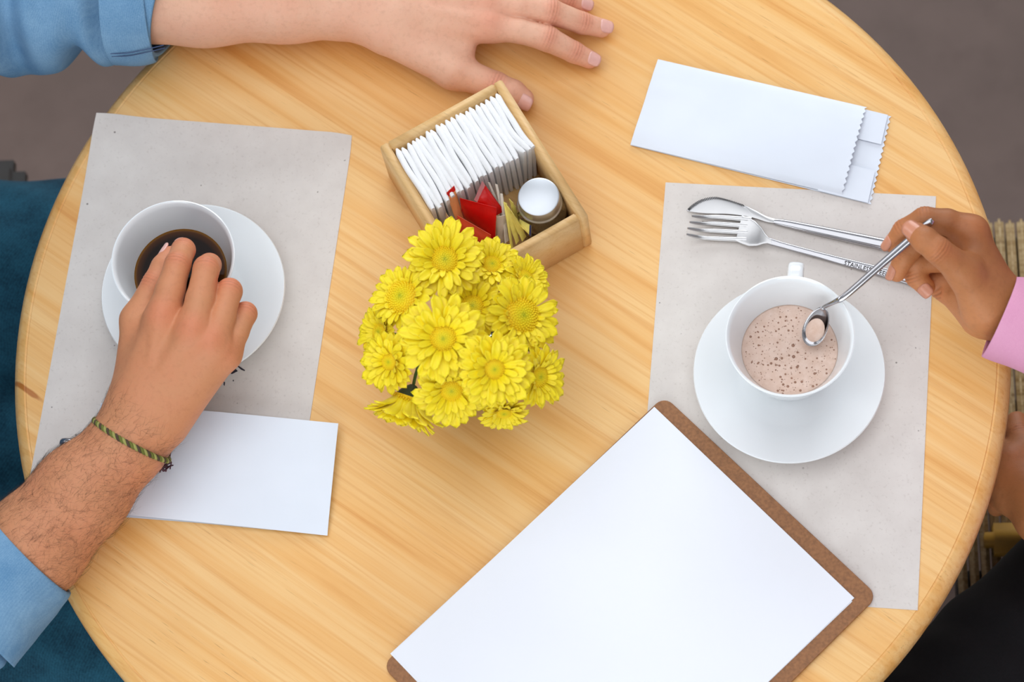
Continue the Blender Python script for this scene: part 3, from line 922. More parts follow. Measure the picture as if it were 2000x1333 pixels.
def bbox(name, u0, u1, v0, v1, z0, z1, mat, parent, bev=0.0008):
    bm = bmesh.new(); bmesh.ops.create_cube(bm, size=1.0)
    bmesh.ops.bevel(bm, geom=bm.edges[:], offset=0.06, segments=2, affect='EDGES') if False else None
    me = bpy.data.meshes.new(name)
    Mx = Matrix(((ux[0], uy[0], 0, 0), (ux[1], uy[1], 0, 0), (0, 0, 1, 0), (0, 0, 0, 1)))
    for v in bm.verts:
        v.co = Vector(((u0 + u1) / 2 + v.co.x * (u1 - u0), (v0 + v1) / 2 + v.co.y * (v1 - v0), (z0 + z1) / 2 + v.co.z * (z1 - z0)))
    bmesh.ops.bevel(bm, geom=bm.edges[:], offset=bev, segments=2, affect='EDGES')
    bmesh.ops.recalc_face_normals(bm, faces=bm.faces); bm.to_mesh(me); bm.free()
    me.transform(Matrix.Translation(V((c1[0], c1[1], T))) @ Mx)
    if me.polygons and Mx.determinant() < 0: me.flip_normals()
    return link(name, me, mat, parent, True)


bbox('base_board', th, bw - th, th, bl - th, 0.0008, 0.006, M['boxwood'], bx)
bbox('side_board', 0, th, 0, bl, 0.0006, BH, M['boxwood'], bx, 0.0010)
bbox('side_board', bw - th, bw, 0, bl, 0.0006, BH, M['boxwood'], bx, 0.0010)
bbox('side_board', th, bw - th, 0, th, 0.0006, BH, M['boxwood'], bx, 0.0010)
bbox('side_board', th, bw - th, bl - th, bl, 0.0006, BH, M['boxwood'], bx, 0.0010)

# napkins: a row of folded ones standing on edge against the far wall
NN = 21; inner = bw - 2 * th - 0.002


def napkin_mesh(seed, length, hgt, thick, flare=0.0):
    r2 = np.random.default_rng(seed); ph = r2.uniform(0, 6, 4); rings = []
    for i in range(15):
        s = i / 14; v = s * length
        end = min(1, 0.42 + 3.4 * s ** 0.6, 0.62 + 3.0 * (1 - s) ** 0.7); w = thick * end * 0.5
        top = hgt * (1 - 0.10 * max(0, s - 0.75) * 4 * 0.25 - 0.05 * max(0, 0.08 - s) / 0.08); bend = 0.0006 * math.sin(3.2 * s + ph[0]) + flare * max(0, s - 0.55) ** 2
        ring = []
        for (a_, b_) in ((-1, 0), (-1, 0.5), (-1, 0.95), (-0.82, 0.982), (-0.38, 0.999), (0.38, 0.999), (0.82, 0.982), (1, 0.95), (1, 0.5), (1, 0)):
            ring.append((a_ * w * (1 if b_ else 0.8) + bend * b_ + 0.0004 * math.sin(9 * s + ph[1]) * b_, v, b_ * top))
        rings.append(ring)
    return loft(rings)


for i in range(NN):
    ln = 0.060 - 0.004 * (i / NN) + rng.uniform(-0.0015, 0.0015); hg = 0.0595 + rng.uniform(-0.0012, 0.0016) - 0.004 * abs(i / NN - 0.5)
    vs, fs = napkin_mesh(i, ln, hg, inner / NN * 1.10, 0.02 if i > NN - 4 else 0.0)
    u0 = th + 0.001 + inner * (i + 0.5) / NN; v0 = th + 0.0015 + 0.002 * rng.random()
    yaw = math.radians(rng.uniform(-0.5, 0.5)); out = []
    for (a_, b_, c_) in vs:
        uu = a_ * math.cos(yaw) - b_ * math.sin(yaw); v2 = a_ * math.sin(yaw) + b_ * math.cos(yaw)
        out.append(bpt(u0 + uu, v0 + v2, 0.0065 + c_))
    tag(mobj('paper_napkin', out, fs, M['napkin'], angle=60), 'folded white paper napkin standing in the row in the wooden caddy', 'napkin', 'napkins in the wooden caddy')


# packets
def packet(name, quad, zt, zb, mat, label, group=None, bulge=0.0018, crimp=None):
    """quad: pixels top-left, top-right, bottom-right, bottom-left; top edge at height zt, lower edge at zb"""
    P = [W(*quad[0], zt[0]), W(*quad[1], zt[1]), W(*quad[2], zb[1]), W(*quad[3], zb[0])]
    n_ = unit(np.cross(P[1] - P[0], P[3] - P[0])); NU, NV = 9, 11; top, bot = [], []
    for i in range(NV):
        v = i / (NV - 1)
        for j in range(NU):
            u = j / (NU - 1); p = (P[0] * (1 - u) + P[1] * u) * (1 - v) + (P[3] * (1 - u) + P[2] * u) * v
            e = (4 * u * (1 - u)) ** 0.5 * max(0, min(1, (v - 0.10) * 5)) * max(0, min(1, (1 - v) * 4)); h = bulge * e + 0.00015
            h += 0.0003 * e * math.sin(17 * u + 9 * v)
            top.append(p + n_ * h); bot.append(p - n_ * h)
    m = len(top); fs = []
    for i in range(NV - 1):
        for j in range(NU - 1):
            a_ = i * NU + j; fs.append((a_, a_ + 1, a_ + NU + 1, a_ + NU)); fs.append((m + a_, m + a_ + NU, m + a_ + NU + 1, m + a_ + 1))
    rim = list(range(NU)) + [i * NU + NU - 1 for i in range(1, NV)] + [(NV - 1) * NU + j for j in range(NU - 2, -1, -1)] + [i * NU for i in range(NV - 2, 0, -1)]
    for a_, b_ in zip(rim, rim[1:] + rim[:1]):
        fs.append((a_, b_, b_ + m, a_ + m))
    e = thing(name, label, 'packet', (P[3] + P[2]) / 2, group)
    mobj('wrapper', top + bot, fs, mat, e, angle=60)
    if crimp:
        cv = []
        for p, q_ in ((P[0], P[3]), (P[1], P[2])):
            cv.append((p, p + (q_ - p) * 0.13))
        off = n_ * 0.0004
        q8 = [cv[0][0] + off, cv[1][0] + off, cv[1][1] + off, cv[0][1] + off, cv[0][0] - off, cv[1][0] - off, cv[1][1] - off, cv[0][1] - off]
        mobj('printed_end', q8, [(0, 1, 2, 3), (7, 6, 5, 4), (0, 4, 5, 1), (1, 5, 6, 2), (2, 6, 7, 3), (3, 7, 4, 0)], crimp, e, smooth=False)
    return e


def foil(name, col, rough=0.3):
    return plain(name, col, rough, 0, 0.14, 90, 0.5, 160)


M['red_foil'] = foil('red_plastic_film', srgb(206, 18, 14)); M['orange_foil'] = foil('orange_red_film', srgb(212, 66, 34)); M['tan_paper'] = foil('orange_tan_paper', srgb(222, 140, 84), 0.6)
M['white_packet'] = foil('white_packet_paper', srgb(222, 214, 200), 0.6); M['yellow_packet'] = foil('yellow_packet_paper', srgb(232, 216, 110), 0.55); M['kraft'] = foil('kraft_packet_paper', srgb(190, 150, 108), 0.7)
M['navy'] = plain('navy_print', srgb(36, 44, 92), 0.5); M['pinkprint'] = foil('pale_red_film', srgb(206, 130, 130))
packet('sugar_packet', [(871, 416), (886, 437), (893, 470), (874, 458)], (0.058, 0.058), (0.030, 0.030), M['kraft'], 'kraft paper packet at the corner of the caddy beside napkins', bulge=0.002)
packet('sauce_sachet', [(872, 377), (887, 363), (905, 425), (893, 440)], (0.064, 0.066), (0.040, 0.040), M['tan_paper'], 'orange-tan paper sachet standing next to the red sachets', bulge=0.0012, crimp=M['red_foil'])
packet('sauce_sachet', [(926, 391), (942, 354), (985, 412), (970, 421)], (0.060, 0.066), (0.045, 0.045), M['red_foil'], 'glossy red sachet with pointed corner next to the napkins', bulge=0.0022, crimp=M['pinkprint'])
packet('sauce_sachet', [(898, 387), (970, 406), (967, 471), (903, 424)], (0.063, 0.063), (0.036, 0.036), M['red_foil'], 'large bright red sachet leaning in the middle of the caddy', bulge=0.0022)
packet('sauce_sachet', [(893, 421), (959, 459), (951, 496), (896, 456)], (0.063, 0.063), (0.042, 0.042), M['orange_foil'], 'orange-red sachet in front of the bright red one', bulge=0.0016)
for k, q_ in enumerate([[(953, 356), (957, 357), (986, 424), (980, 430)], [(967, 359), (972, 361), (991, 446), (985, 452)], [(977, 378), (982, 379), (994, 470), (986, 476)]]):
    packet('sugar_packet', q_, (0.060, 0.060), (0.032, 0.032), M['white_packet'], 'thin white sugar packet seen edge-on between red and yellow packets', 'white sugar packets', bulge=0.0010)
packet('sugar_packet', [(970, 424), (988, 420), (986, 490), (968, 496)], (0.052, 0.052), (0.014, 0.014), M['white_packet'], 'crumpled pale packet tucked behind the red sachets', bulge=0.0012)
for k, q_ in enumerate([[(983, 394), (990, 397), (1003, 486), (998, 490)], [(986, 396), (996, 412), (1014, 470), (1008, 478)], [(991, 402), (1004, 420), (1028, 462), (1020, 472)], [(994, 388), (1002, 396), (1016, 430), (1008, 434)]]):
    packet('sweetener_packet', q_, (0.061, 0.060), (0.038, 0.036), M['yellow_packet'], 'pale yellow sweetener packet fanned out beside the jar', 'yellow sweetener packets', bulge=0.0014)
packet('sweetener_packet', [(1038, 441), (1037, 462), (1014, 440), (1015, 428)], (0.053, 0.048), (0.046, 0.046), M['yellow_packet'], 'yellow sweetener packet with a navy printed end', bulge=0.0012, crimp=M['navy'])

# glass jar with metal lid
jc = W(1052, 384, 0.066)
jar = thing('lidded_jar', 'small glass jar with silver metal lid standing in the caddy', 'jar', (jc[0], jc[1], T + 0.0062))
vs, fs = lathe([(0.0005, 0.0062), (0.0185, 0.0062), (0.0198, 0.009), (0.0200, 0.040), (0.0190, 0.0470), (0.0168, 0.0505), (0.0160, 0.053), (0.0145, 0.053), (0.0150, 0.049), (0.0180, 0.044), (0.0183, 0.010), (0.0005, 0.009)], (jc[0], jc[1], T), 48)
mobj('glass_body', vs, fs, M['glass'], jar)
vs, fs = lathe([(0.0005, 0.0095), (0.0178, 0.0105), (0.0178, 0.034), (0.0005, 0.035)], (jc[0], jc[1], T), 32)
mobj('contents', vs, fs, plain('brown_sugar', srgb(150, 122, 84), 0.8, 0, 0.2, 500, 0.5, 900), jar)
vs, fs = lathe([(0.0172, 0.0515), (0.0177, 0.0520), (0.0177, 0.0535), (0.0166, 0.0545), (0.0166, 0.0635), (0.0160, 0.0655), (0.0150, 0.0660), (0.0005, 0.0660)], (jc[0], jc[1], T), 64)
M['lid'] = metal('satin_lid_metal', srgb(200, 203, 208), 0.42)
mobj('lid', vs, fs, M['lid'], jar, angle=40)

# ================================================================== FLOWERS IN A GLASS
gc = W(930, 742)[:2]; GR, GH = 0.030, 0.078
gl = thing('glass_tumbler', 'clear glass tumbler holding the yellow chrysanthemums', 'glass', (*gc, T))
vs, fs = lathe([(0.0005, 0.0006), (0.0245, 0.0006), (0.0262, 0.003), (GR, GH - 0.001), (GR - 0.0006, GH), (GR - 0.0014, GH - 0.0006), (0.0247, 0.008), (0.0235, 0.0065), (0.0005, 0.006)], (*gc, T), 48)
mobj('tumbler_body', vs, fs, M['glass'], gl)
t = NT('vase_water'); t.set(Base_Color=(0.9, 0.97, 0.93, 1), Roughness=0.02, Transmission_Weight=1.0, IOR=1.33)
vs, fs = lathe([(0.0005, 0.0062), (0.0230, 0.0067), (0.0245, 0.0085), (0.0270, 0.045), (0.0005, 0.045)], (*gc, T), 40)
mobj('water', vs, fs, t.m, gl)

t = NT('yellow_petal'); v = t.coords((1, 1, 1)); n = t.noise(t.coords((2, 30, 1)), 3, 2)
col = t.ramp(n, [(0.3, srgb(246, 216, 2)), (0.7, srgb(255, 236, 22))])
t.set(Base_Color=col, Roughness=0.5); t.b.inputs['Sheen Weight'].default_value = 0.1; M['petal'] = t.m
t = NT('flower_eye'); rr_ = t.attr('rad')
t.set(Base_Color=t.ramp(rr_, [(0.0, srgb(188, 190, 24)), (0.2, srgb(238, 222, 20)), (0.5, srgb(255, 228, 16)), (1.0, srgb(254, 212, 10))]), Roughness=0.6); M['eye'] = t.m
M['stem'] = plain('flower_stem_green', srgb(74, 104, 48), 0.6, 0, 0.2, 60)
M['calyx'] = plain('calyx_green', srgb(58, 70, 30), 0.65, 0, 0.25, 200)


def petal_mesh(k):
    r2 = np.random.default_rng(100 + k); NV, NU = 8, 5; vs, fs = [], []; tw = r2.uniform(-0.25, 0.25); cu = r2.uniform(0.05, 0.2); wd = r2.uniform(0.14, 0.18)
    for lay in (0, 1):
        for i in range(NV):
            s = i / (NV - 1); w = wd * (0.45 + 0.55 * min(1, s * 2.2)) * (1 - max(0, (s - 0.72) / 0.28) ** 2.2) ** 0.6 + 0.004
            for j in range(NU):
                u = -1 + 2 * j / (NU - 1)
                z = cu * math.sin(PI * s * 0.9) + 0.07 * u * u * (1 - 0.4 * s) + tw * u * w * s - 0.012 * math.cos(u * 2.2 * PI) * (1 - s)
                vs.append((s, u * w, z - (0.02 if lay else 0)))
    m = NU * NV
    for l in (0, 1):
        for i in range(NV - 1):
            for j in range(NU - 1):
                a_ = l * m + i * NU + j; q_ = (a_, a_ + 1, a_ + NU + 1, a_ + NU); fs.append(q_ if l == 0 else q_[::-1])
    rim = list(range(NU)) + [i * NU + NU - 1 for i in range(1, NV)] + [(NV - 1) * NU + j for j in range(NU - 2, -1, -1)] + [i * NU for i in range(NV - 2, 0, -1)]
    for a_, b_ in zip(rim, rim[1:] + rim[:1]):
        fs.append((a_, a_ + m, b_ + m, b_))
    me = pym('petal', vs, fs); me.materials.append(M['petal']); me.polygons.foreach_set('use_smooth', [True] * len(me.polygons)); return me


PET = [petal_mesh(k) for k in range(6)]


def eye_mesh():
    vs, fs, rad = [], [], []; G = PI * (3 - math.sqrt(5)); NF = 190
    NA = 24
    for i in range(6):                               # dome under the florets
        ph = i / 5 * PI / 2
        for j in range(NA):
            a_ = 2 * PI * j / NA; r = math.sin(ph); vs.append((r * math.cos(a_), r * math.sin(a_), 0.42 * math.cos(ph))); rad.append(r)
    for i in range(5):
        for j in range(NA):
            a_ = i * NA + j; b_ = i * NA + (j + 1) % NA; fs.append((a_, b_, b_ + NA, a_ + NA))
    for k in range(NF):
        q = math.sqrt((k + 0.5) / NF); th_ = k * G; c_ = np.array([q * math.cos(th_), q * math.sin(th_), 0.42 * math.sqrt(max(0, 1 - q * q)) + 0.02])
        nrm = unit(np.array([c_[0] * 0.6, c_[1] * 0.6, 1.0])); sd = unit(np.cross(nrm, (0.3, 1, 0.1))); s2 = np.cross(nrm, sd); w = 0.045 + 0.02 * q; hh = 0.07 + 0.07 * q; b = len(vs)
        for m_ in range(5):
            a_ = m_ * 2 * PI / 5; vs.append(c_ + w * (math.cos(a_) * sd + math.sin(a_) * s2)); rad.append(q)
        for m_ in range(5):
            a_ = m_ * 2 * PI / 5; vs.append(c_ + nrm * hh + 0.6 * w * (math.cos(a_) * sd + math.sin(a_) * s2)); rad.append(q)
        vs.append(c_ + nrm * hh * 0.8); rad.append(q * 0.85)
        for m_ in range(5):
            x_, y_ = b + m_, b + (m_ + 1) % 5; fs.append((x_, y_, y_ + 5, x_ + 5)); fs.append((x_ + 5, y_ + 5, b + 10))
    me = pym('flower_eye', vs, fs); me.attributes.new('rad', 'FLOAT', 'POINT').data.foreach_set('value', np.array(rad, np.float32))
    me.materials.append(M['eye']); me.polygons.foreach_set('use_smooth', [True] * len(me.polygons)); return me


EYE = eye_mesh()
vs, fs = lathe([(0.10, -0.42), (0.26, -0.30), (0.42, -0.10), (0.50, 0.03), (0.30, 0.0), (0.02, -0.02)], (0, 0, 0), 14)
CAL = pym('calyx', vs, fs); CAL.materials.append(M['calyx'])
CR, CU = np.array(rx), np.array(up)
TOCAM = unit(np.array([0.10, -0.36, 1.0]))


def put(name, me, parent, mat4):
    o = bpy.data.objects.new(name, me); COL.objects.link(o); o.parent = parent
    o.matrix_parent_inverse = Matrix.Translation(-parent.location); o.matrix_basis = mat4; return o


def flower(px, py, z, Rf, lean, label, seed, eye=0.40, normal=None, rings=((22, 0.98, 8), (19, 0.86, 24), (14, 0.66, 44))):
    r2 = np.random.default_rng(seed); c = W(px, py, z); Rf = Rf * 1.35; eye = eye * 0.88
    n = unit(np.array(normal, float)) if normal is not None else unit(TOCAM + lean[0] * CR + lean[1] * CU)
    sd = unit(np.cross(n, (0.2, 1, 0.1))); s2 = np.cross(n, sd)
    k = seed * 2.4; foot = np.array([gc[0] + 0.012 * math.cos(k), gc[1] + 0.012 * math.sin(k), T + 0.009])
    fl_ = thing('chrysanthemum', label, 'flower', foot, 'yellow chrysanthemums in the glass')
    B = Matrix((V(sd), V(s2), V(n))).transposed().to_4x4(); B.translation = V(c)
    er = Rf * eye
    put('flower_eye', EYE, fl_, B @ Matrix.Diagonal((er, er, er, 1)))['kind'] = 'stuff'
    put('calyx', CAL, fl_, B @ Matrix.Diagonal((Rf * 0.62,) * 3 + (1,)))
    for (cnt, ln, el) in rings:
        off = r2.uniform(0, 6)
        for i in range(cnt):
            a_ = off + 2 * PI * (i + r2.uniform(-0.22, 0.22)) / cnt; L = (Rf * ln - er * 0.72) * r2.uniform(0.88, 1.08); e_ = math.radians(el + r2.uniform(-9, 9))
            mt = B @ Matrix.Rotation(a_, 4, 'Z') @ Matrix.Translation((er * 0.72, 0, 0.02 * er)) @ Matrix.Rotation(-e_, 4, 'Y') @ Matrix.Rotation(r2.uniform(-0.2, 0.2), 4, 'X') @ Matrix.Diagonal((L, max(L, 0.011) * 1.1, L, 1))
            put('petal', PET[int(r2.integers(6))], fl_, mt)
    d_ = unit(np.array([c[0] - gc[0], c[1] - gc[1], 0.0001])); mouth = np.array([gc[0], gc[1], T + GH - 0.004]) + d_ * min(0.020, np.linalg.norm(c[:2] - gc) * 0.6)
    path = smoothpath([c - n * Rf * 0.22, c - n * Rf * 0.75, mouth * 0.8 + (c - n * Rf) * 0.2, mouth, foot], 24)
    vs, fs = tube(path, [0.0013] * 24, 8, True, (0.3, 0.7, 0.2)); mobj('stem', vs, fs, M['stem'], fl_)
    return fl_


flower(869, 509, 0.122, 0.0245, (0, 0.22), 'large yellow chrysanthemum nearest the wooden caddy and red sachets', 1)
flower(960, 519, 0.104, 0.0175, (0.2, 0.5), 'small greenish-centred chrysanthemum tucked by the caddy front', 2)
flower(1024, 545, 0.098, 0.0155, (0.55, 0.45), 'smallest open chrysanthemum leaning out toward the caddy corner', 3)
flower(788, 582, 0.116, 0.0200, (-0.5, 0.3), 'chrysanthemum with wide golden centre and short petals', 4, eye=0.58)
flower(923, 599, 0.104, 0.0205, (0, 0.15), 'sunken chrysanthemum shaded in the middle of the bunch', 5)
flower(1017, 617, 0.120, 0.0235, (0.42, 0.1), 'chrysanthemum with big green-tinged dome above the bud', 6, eye=0.52)
flower(866, 662, 0.142, 0.0262, (0, 0.0), 'tallest and widest yellow chrysanthemum at the bunch centre', 7, eye=0.36)
flower(763, 707, 0.108, 0.0190, (-0.6, -0.1), 'yellow chrysanthemum with pale green eye beside the drooping one', 8, eye=0.34)
flower(745, 650, 0.098, 0.0170, (-1.0, 0.15), 'chrysanthemum facing outward, mostly petals seen from the side', 9)
flower(965, 721, 0.134, 0.0235, (0.12, -0.12), 'flat open chrysanthemum with dark pinhole centre below the bud', 10, eye=0.32)
flower(882, 760, 0.118, 0.0228, (0, -0.5), 'bright chrysanthemum tipping over the rim of the glass', 11, eye=0.36)
flower(1050, 736, 0.108, 0.0190, (0.85, -0.1), 'chrysanthemum facing the milky coffee side of the bunch', 12)
flower(800, 775, 0.086, 0.0265, (0, 0), 'drooping chrysanthemum showing its dark green calyx', 13, normal=(-0.32, -0.85, -0.22), rings=((24, 1.0, 34), (22, 0.98, 50), (18, 0.9, 64)))
flower(984, 803, 0.084, 0.0150, (0.1, -1.3), 'little chrysanthemum hanging low against the glass', 14)
fb = thing('chrysanthemum_bud', 'half-open yellow chrysanthemum bud with dark green sepals', 'flower bud', (gc[0] + 0.01, gc[1], T + 0.009))
c = W(1040, 671, 0.112); n = unit(TOCAM + 0.3 * CR); sd = unit(np.cross(n, (0.2, 1, 0.1))); s2 = np.cross(n, sd)
B = Matrix((V(sd), V(s2), V(n))).transposed().to_4x4(); B.translation = V(c)
put('calyx', CAL, fb, B @ Matrix.Translation((0, 0, 0.0005)) @ Matrix.Diagonal((0.014, 0.014, 0.013, 1)))
for i in range(13):
    put('petal', PET[i % 6], fb, B @ Matrix.Rotation(i * 2 * PI / 13, 4, 'Z') @ Matrix.Translation((0.0045 if i % 2 else 0.0028, 0, 0)) @ Matrix.Rotation(-math.radians(72 + 25 * (i % 3)), 4, 'Y') @ Matrix.Diagonal((0.0075, 0.0085, 0.0075, 1)))
mth = np.array([gc[0] + 0.018, gc[1] + 0.008, T + GH - 0.004])
vs, fs = tube(smoothpath([c - n * 0.004, c - n * 0.016, mth, np.array([gc[0] + 0.01, gc[1], T + 0.009])], 20), [0.0012] * 20, 8, True, (0.3, 0.7, 0.2)); mobj('stem', vs, fs, M['stem'], fb)


# ================================================================== PEOPLE
def J(*a):
    return W(*a)


def finger(*js):
    return [(W(x, y, z), r) for x, y, z, r in js]


def arm_mesh(solid, fingers, vox, dorsal, tawny_fn, mcp_r=0.011, amp=0.0004):
    P, Q = limb(solid, fingers, vox)
    jn = []
    for fi, (f, dn) in enumerate(zip(fingers, dorsal)):
        for i in ((1,) if fi == 0 else (2, 3) if len(f) == 5 else range(1, len(f) - 1)):     # true joints only, not mid-bone points
            if i >= len(f) - 1: continue
            ax_ = unit(f[i + 1][0] - f[i - 1][0]); d_ = np.array(dn[min(i - 1, len(dn) - 1)], float); d_ = unit(d_ - ax_ * (d_ @ ax_)); jn.append((f[i][0], ax_, d_, f[i][1]))
    P, red, cr = skin_detail(P, Q, jn, [(f[0][0] + np.array([0, 0, f[0][1] * 0.7]), mcp_r) for f in fingers[1:]], amp)
    for f in fingers:
        red = np.maximum(red, 0.55 * np.exp(-(np.linalg.norm(P - f[-1][0], axis=1) / 0.011) ** 2))
    return P, Q, red, cr, tawny_fn(P)


def join(parts):
    Ps, Qs, at = [], [], {'red': [], 'crease_shade': [], 'tan': []}; o = 0
    for P, Q, red, cr, tn in parts:
        Ps.append(P); Qs.append(Q + o); o += len(P); at['red'].append(red); at['crease_shade'].append(cr); at['tan'].append(tn)
    return np.concatenate(Ps), np.concatenate(Qs), {k: np.concatenate(v) for k, v in at.items()}


UPV = np.array([0, 0, 1.0])
# ---- the man's left hand, resting flat on the wood
L_f = [finger((885, 138, 0.022, 0.0142), (968, 167, 0.0165, 0.0112), (1002, 182, 0.0125, 0.0108), (1022, 193, 0.0105, 0.0088)),
       finger((958, 50, 0.036, 0.0128), (1015, 60, 0.036, 0.0102), (1068, 75, 0.031, 0.0105), (1121, 102, 0.0165, 0.0088), (1151, 116, 0.0092, 0.0076)),
       finger((954, 8, 0.040, 0.0130), (1015, 12, 0.040, 0.0104), (1074, 23, 0.034, 0.0107), (1137, 45, 0.0175, 0.0090), (1175, 55, 0.0094, 0.0078)),
       finger((943, -32, 0.037, 0.0125), (1000, -28, 0.037, 0.0100), (1055, -20, 0.032, 0.0100), (1108, -2, 0.0165, 0.0086), (1137, 10, 0.0092, 0.0074)),
       finger((918, -70, 0.031, 0.0112), (1005, -82, 0.026, 0.0088), (1045, -76, 0.015, 0.0078), (1066, -71, 0.0085, 0.0068))]
L_s = [(J(230, -20, 0.050), J(400, -18, 0.047), 0.0445, 0.044), (J(400, -18, 0.047), J(560, -12, 0.043), 0.044, 0.0385), (J(560, -12, 0.043), J(690, 6, 0.039), 0.0385, 0.0300),
       (J(680, 0, 0.039), J(770, 22, 0.037), 0.0295, 0.0260),
       (J(745, 45, 0.034), J(958, 50, 0.034), 0.021, 0.0128), (J(745, 25, 0.037), J(954, 8, 0.038), 0.022, 0.0132), (J(742, 0, 0.035), J(943, -32, 0.035), 0.021, 0.0125), (J(742, -20, 0.031), J(918, -70, 0.030), 0.019, 0.0115),
       (J(800, 20, 0.022), J(900, -10, 0.020), 0.020, 0.016), (J(772, 62, 0.030), J(885, 138, 0.022), 0.0215, 0.0145, 0.009), (J(845, 85, 0.026), J(905, 98, 0.025), 0.014, 0.0095, 0.010)]
for f_ in L_f[1:]:
    b_ = W(752, 20, 0.040); L_s.append((b_ + (f_[0][0] - b_) * 0.45 + (0, 0, 0.0150), f_[0][0] + (0, 0, 0.0085), 0.0028, 0.0062, 0.005))
L_d = [[(0, -0.4, 1)], [UPV], [UPV], [UPV], [UPV]]
# ---- the man's right hand, closing over the black coffee
R_f = [finger((268, 624, 0.086, 0.0120), (303, 556, 0.090, 0.0104), (320, 522, 0.087, 0.0098), (331, 502, 0.083, 0.0084)),
       finger((318, 622, 0.103, 0.0138), (333, 565, 0.110, 0.0112), (347, 517, 0.112, 0.0100), (358, 489, 0.100, 0.0092), (356, 485, 0.084, 0.0080)),
       finger((378, 648, 0.106, 0.0136), (391, 585, 0.113, 0.0110), (403, 525, 0.113, 0.0100), (409, 518, 0.092, 0.0090), (398, 524, 0.074, 0.0080)),
       finger((416, 674, 0.100, 0.0130), (433, 620, 0.105, 0.0104), (448, 569, 0.103, 0.0098), (449, 567, 0.091, 0.0088), (432, 578, 0.088, 0.0078)),
       finger((441, 690, 0.090, 0.0116), (462, 650, 0.092, 0.0092), (479, 613, 0.088, 0.0090), (474, 614, 0.080, 0.0080), (458, 624, 0.080, 0.0070))]
R_s = [(J(-40, 1170, 0.038), J(65, 1068, 0.042), 0.040, 0.0395), (J(65, 1068, 0.042), J(160, 962, 0.048), 0.0395, 0.0360), (J(160, 962, 0.048), J(250, 868, 0.056), 0.0360, 0.0292), (J(250, 868, 0.056), J(290, 805, 0.064), 0.0285, 0.0262),
       (J(262, 795, 0.066), J(318, 626, 0.101), 0.0215, 0.0136), (J(285, 795, 0.069), J(378, 652, 0.104), 0.0230, 0.0136), (J(305, 805, 0.066), J(414, 678, 0.098), 0.0225, 0.0130), (J(318, 818, 0.060), J(438, 694, 0.088), 0.0210, 0.0118),
       (J(310, 740, 0.066), J(370, 680, 0.078), 0.022, 0.018), (J(266, 760, 0.062), J(268, 628, 0.085), 0.0185, 0.0122, 0.009), (J(290, 690, 0.078), J(300, 640, 0.088), 0.014, 0.011, 0.008)]
for f_ in R_f[1:]:
    b_ = W(295, 800, 0.068); R_s.append((b_ + (f_[0][0] - b_) * 0.45 + (0, 0, 0.0160), f_[0][0] + (0, 0, 0.0090), 0.0028, 0.0064, 0.005))
R_d = [[(-0.7, 0.3, 0.7)], [UPV, UPV, (0, 1, 0.6)], [UPV, UPV, (0, 1, 0.5)], [UPV, (0.2, 0.4, 1), (0, 1, 0.4)], [UPV, (0.4, 0.4, 1), (0.3, 1, 0.3)]]
# the rest of the man (mostly outside the picture), coarser
man = thing('person', 'person in rolled-sleeve denim shirt and jeans closing a hand over black coffee', 'person', (-0.66, 0.02, 0.45))
hd = np.array([-0.60, 0.03, 1.30])
B_s = [(J(-170, 30, 0.058), J(230, -20, 0.050), 0.038, 0.040), (np.array([-0.60, 0.22, 1.03]), J(-170, 30, 0.058), 0.042, 0.038), (np.array([-0.60, -0.20, 1.03]), J(-210, 1290, 0.04), 0.042, 0.038), (J(-210, 1290, 0.04), J(0, 1130, 0.040), 0.038, 0.036),
       (np.array([-0.62, 0.17, 1.01]), np.array([-0.62, -0.15, 1.01]), 0.045, 0.045, 0.02), (np.array([-0.655, 0.05, 0.98]), np.array([-0.675, 0.05, 0.62]), 0.085, 0.09, 0.03), (np.array([-0.655, -0.03, 0.98]), np.array([-0.675, -0.03, 0.62]), 0.085, 0.09, 0.03),
       (np.array([-0.64, 0.01, 1.02]), hd + np.array([-0.02, 0, -0.09]), 0.062, 0.058, 0.03),
       (hd + np.array([-0.02, 0, 0.03]), hd + np.array([-0.015, 0, 0.0]), 0.092, 0.085, 0.02), (hd + np.array([0.02, 0, -0.02]), hd + np.array([0.045, 0, -0.10]), 0.068, 0.042, 0.02),
       (hd + np.array([0.075, 0, 0.0]), hd + np.array([0.103, 0, -0.035]), 0.010, 0.015, 0.010), (hd + np.array([0.070, -0.02, -0.072]), hd + np.array([0.070, 0.02, -0.072]), 0.012, 0.012, 0.008)]
for s_ in (-1, 1):
    B_s += [(hd + np.array([-0.01, s_ * 0.082, 0.0]), hd + np.array([0.0, s_ * 0.088, -0.035]), 0.016, 0.011, 0.006), (hd + np.array([0.070, s_ * 0.015, 0.02]), hd + np.array([0.064, s_ * 0.05, 0.018]), 0.010, 0.009, 0.008)]


def coarse(sol, vox, tn):
    P, Q = limb(sol, [], vox, 0.03); z_ = np.zeros(len(P)); return P, Q, z_, z_.copy(), z_ + tn


def tawnyL(P):
    return np.clip(0.25 + (P[:, 1] - W(600, 20)[1]) * 7, 0.12, 0.75)


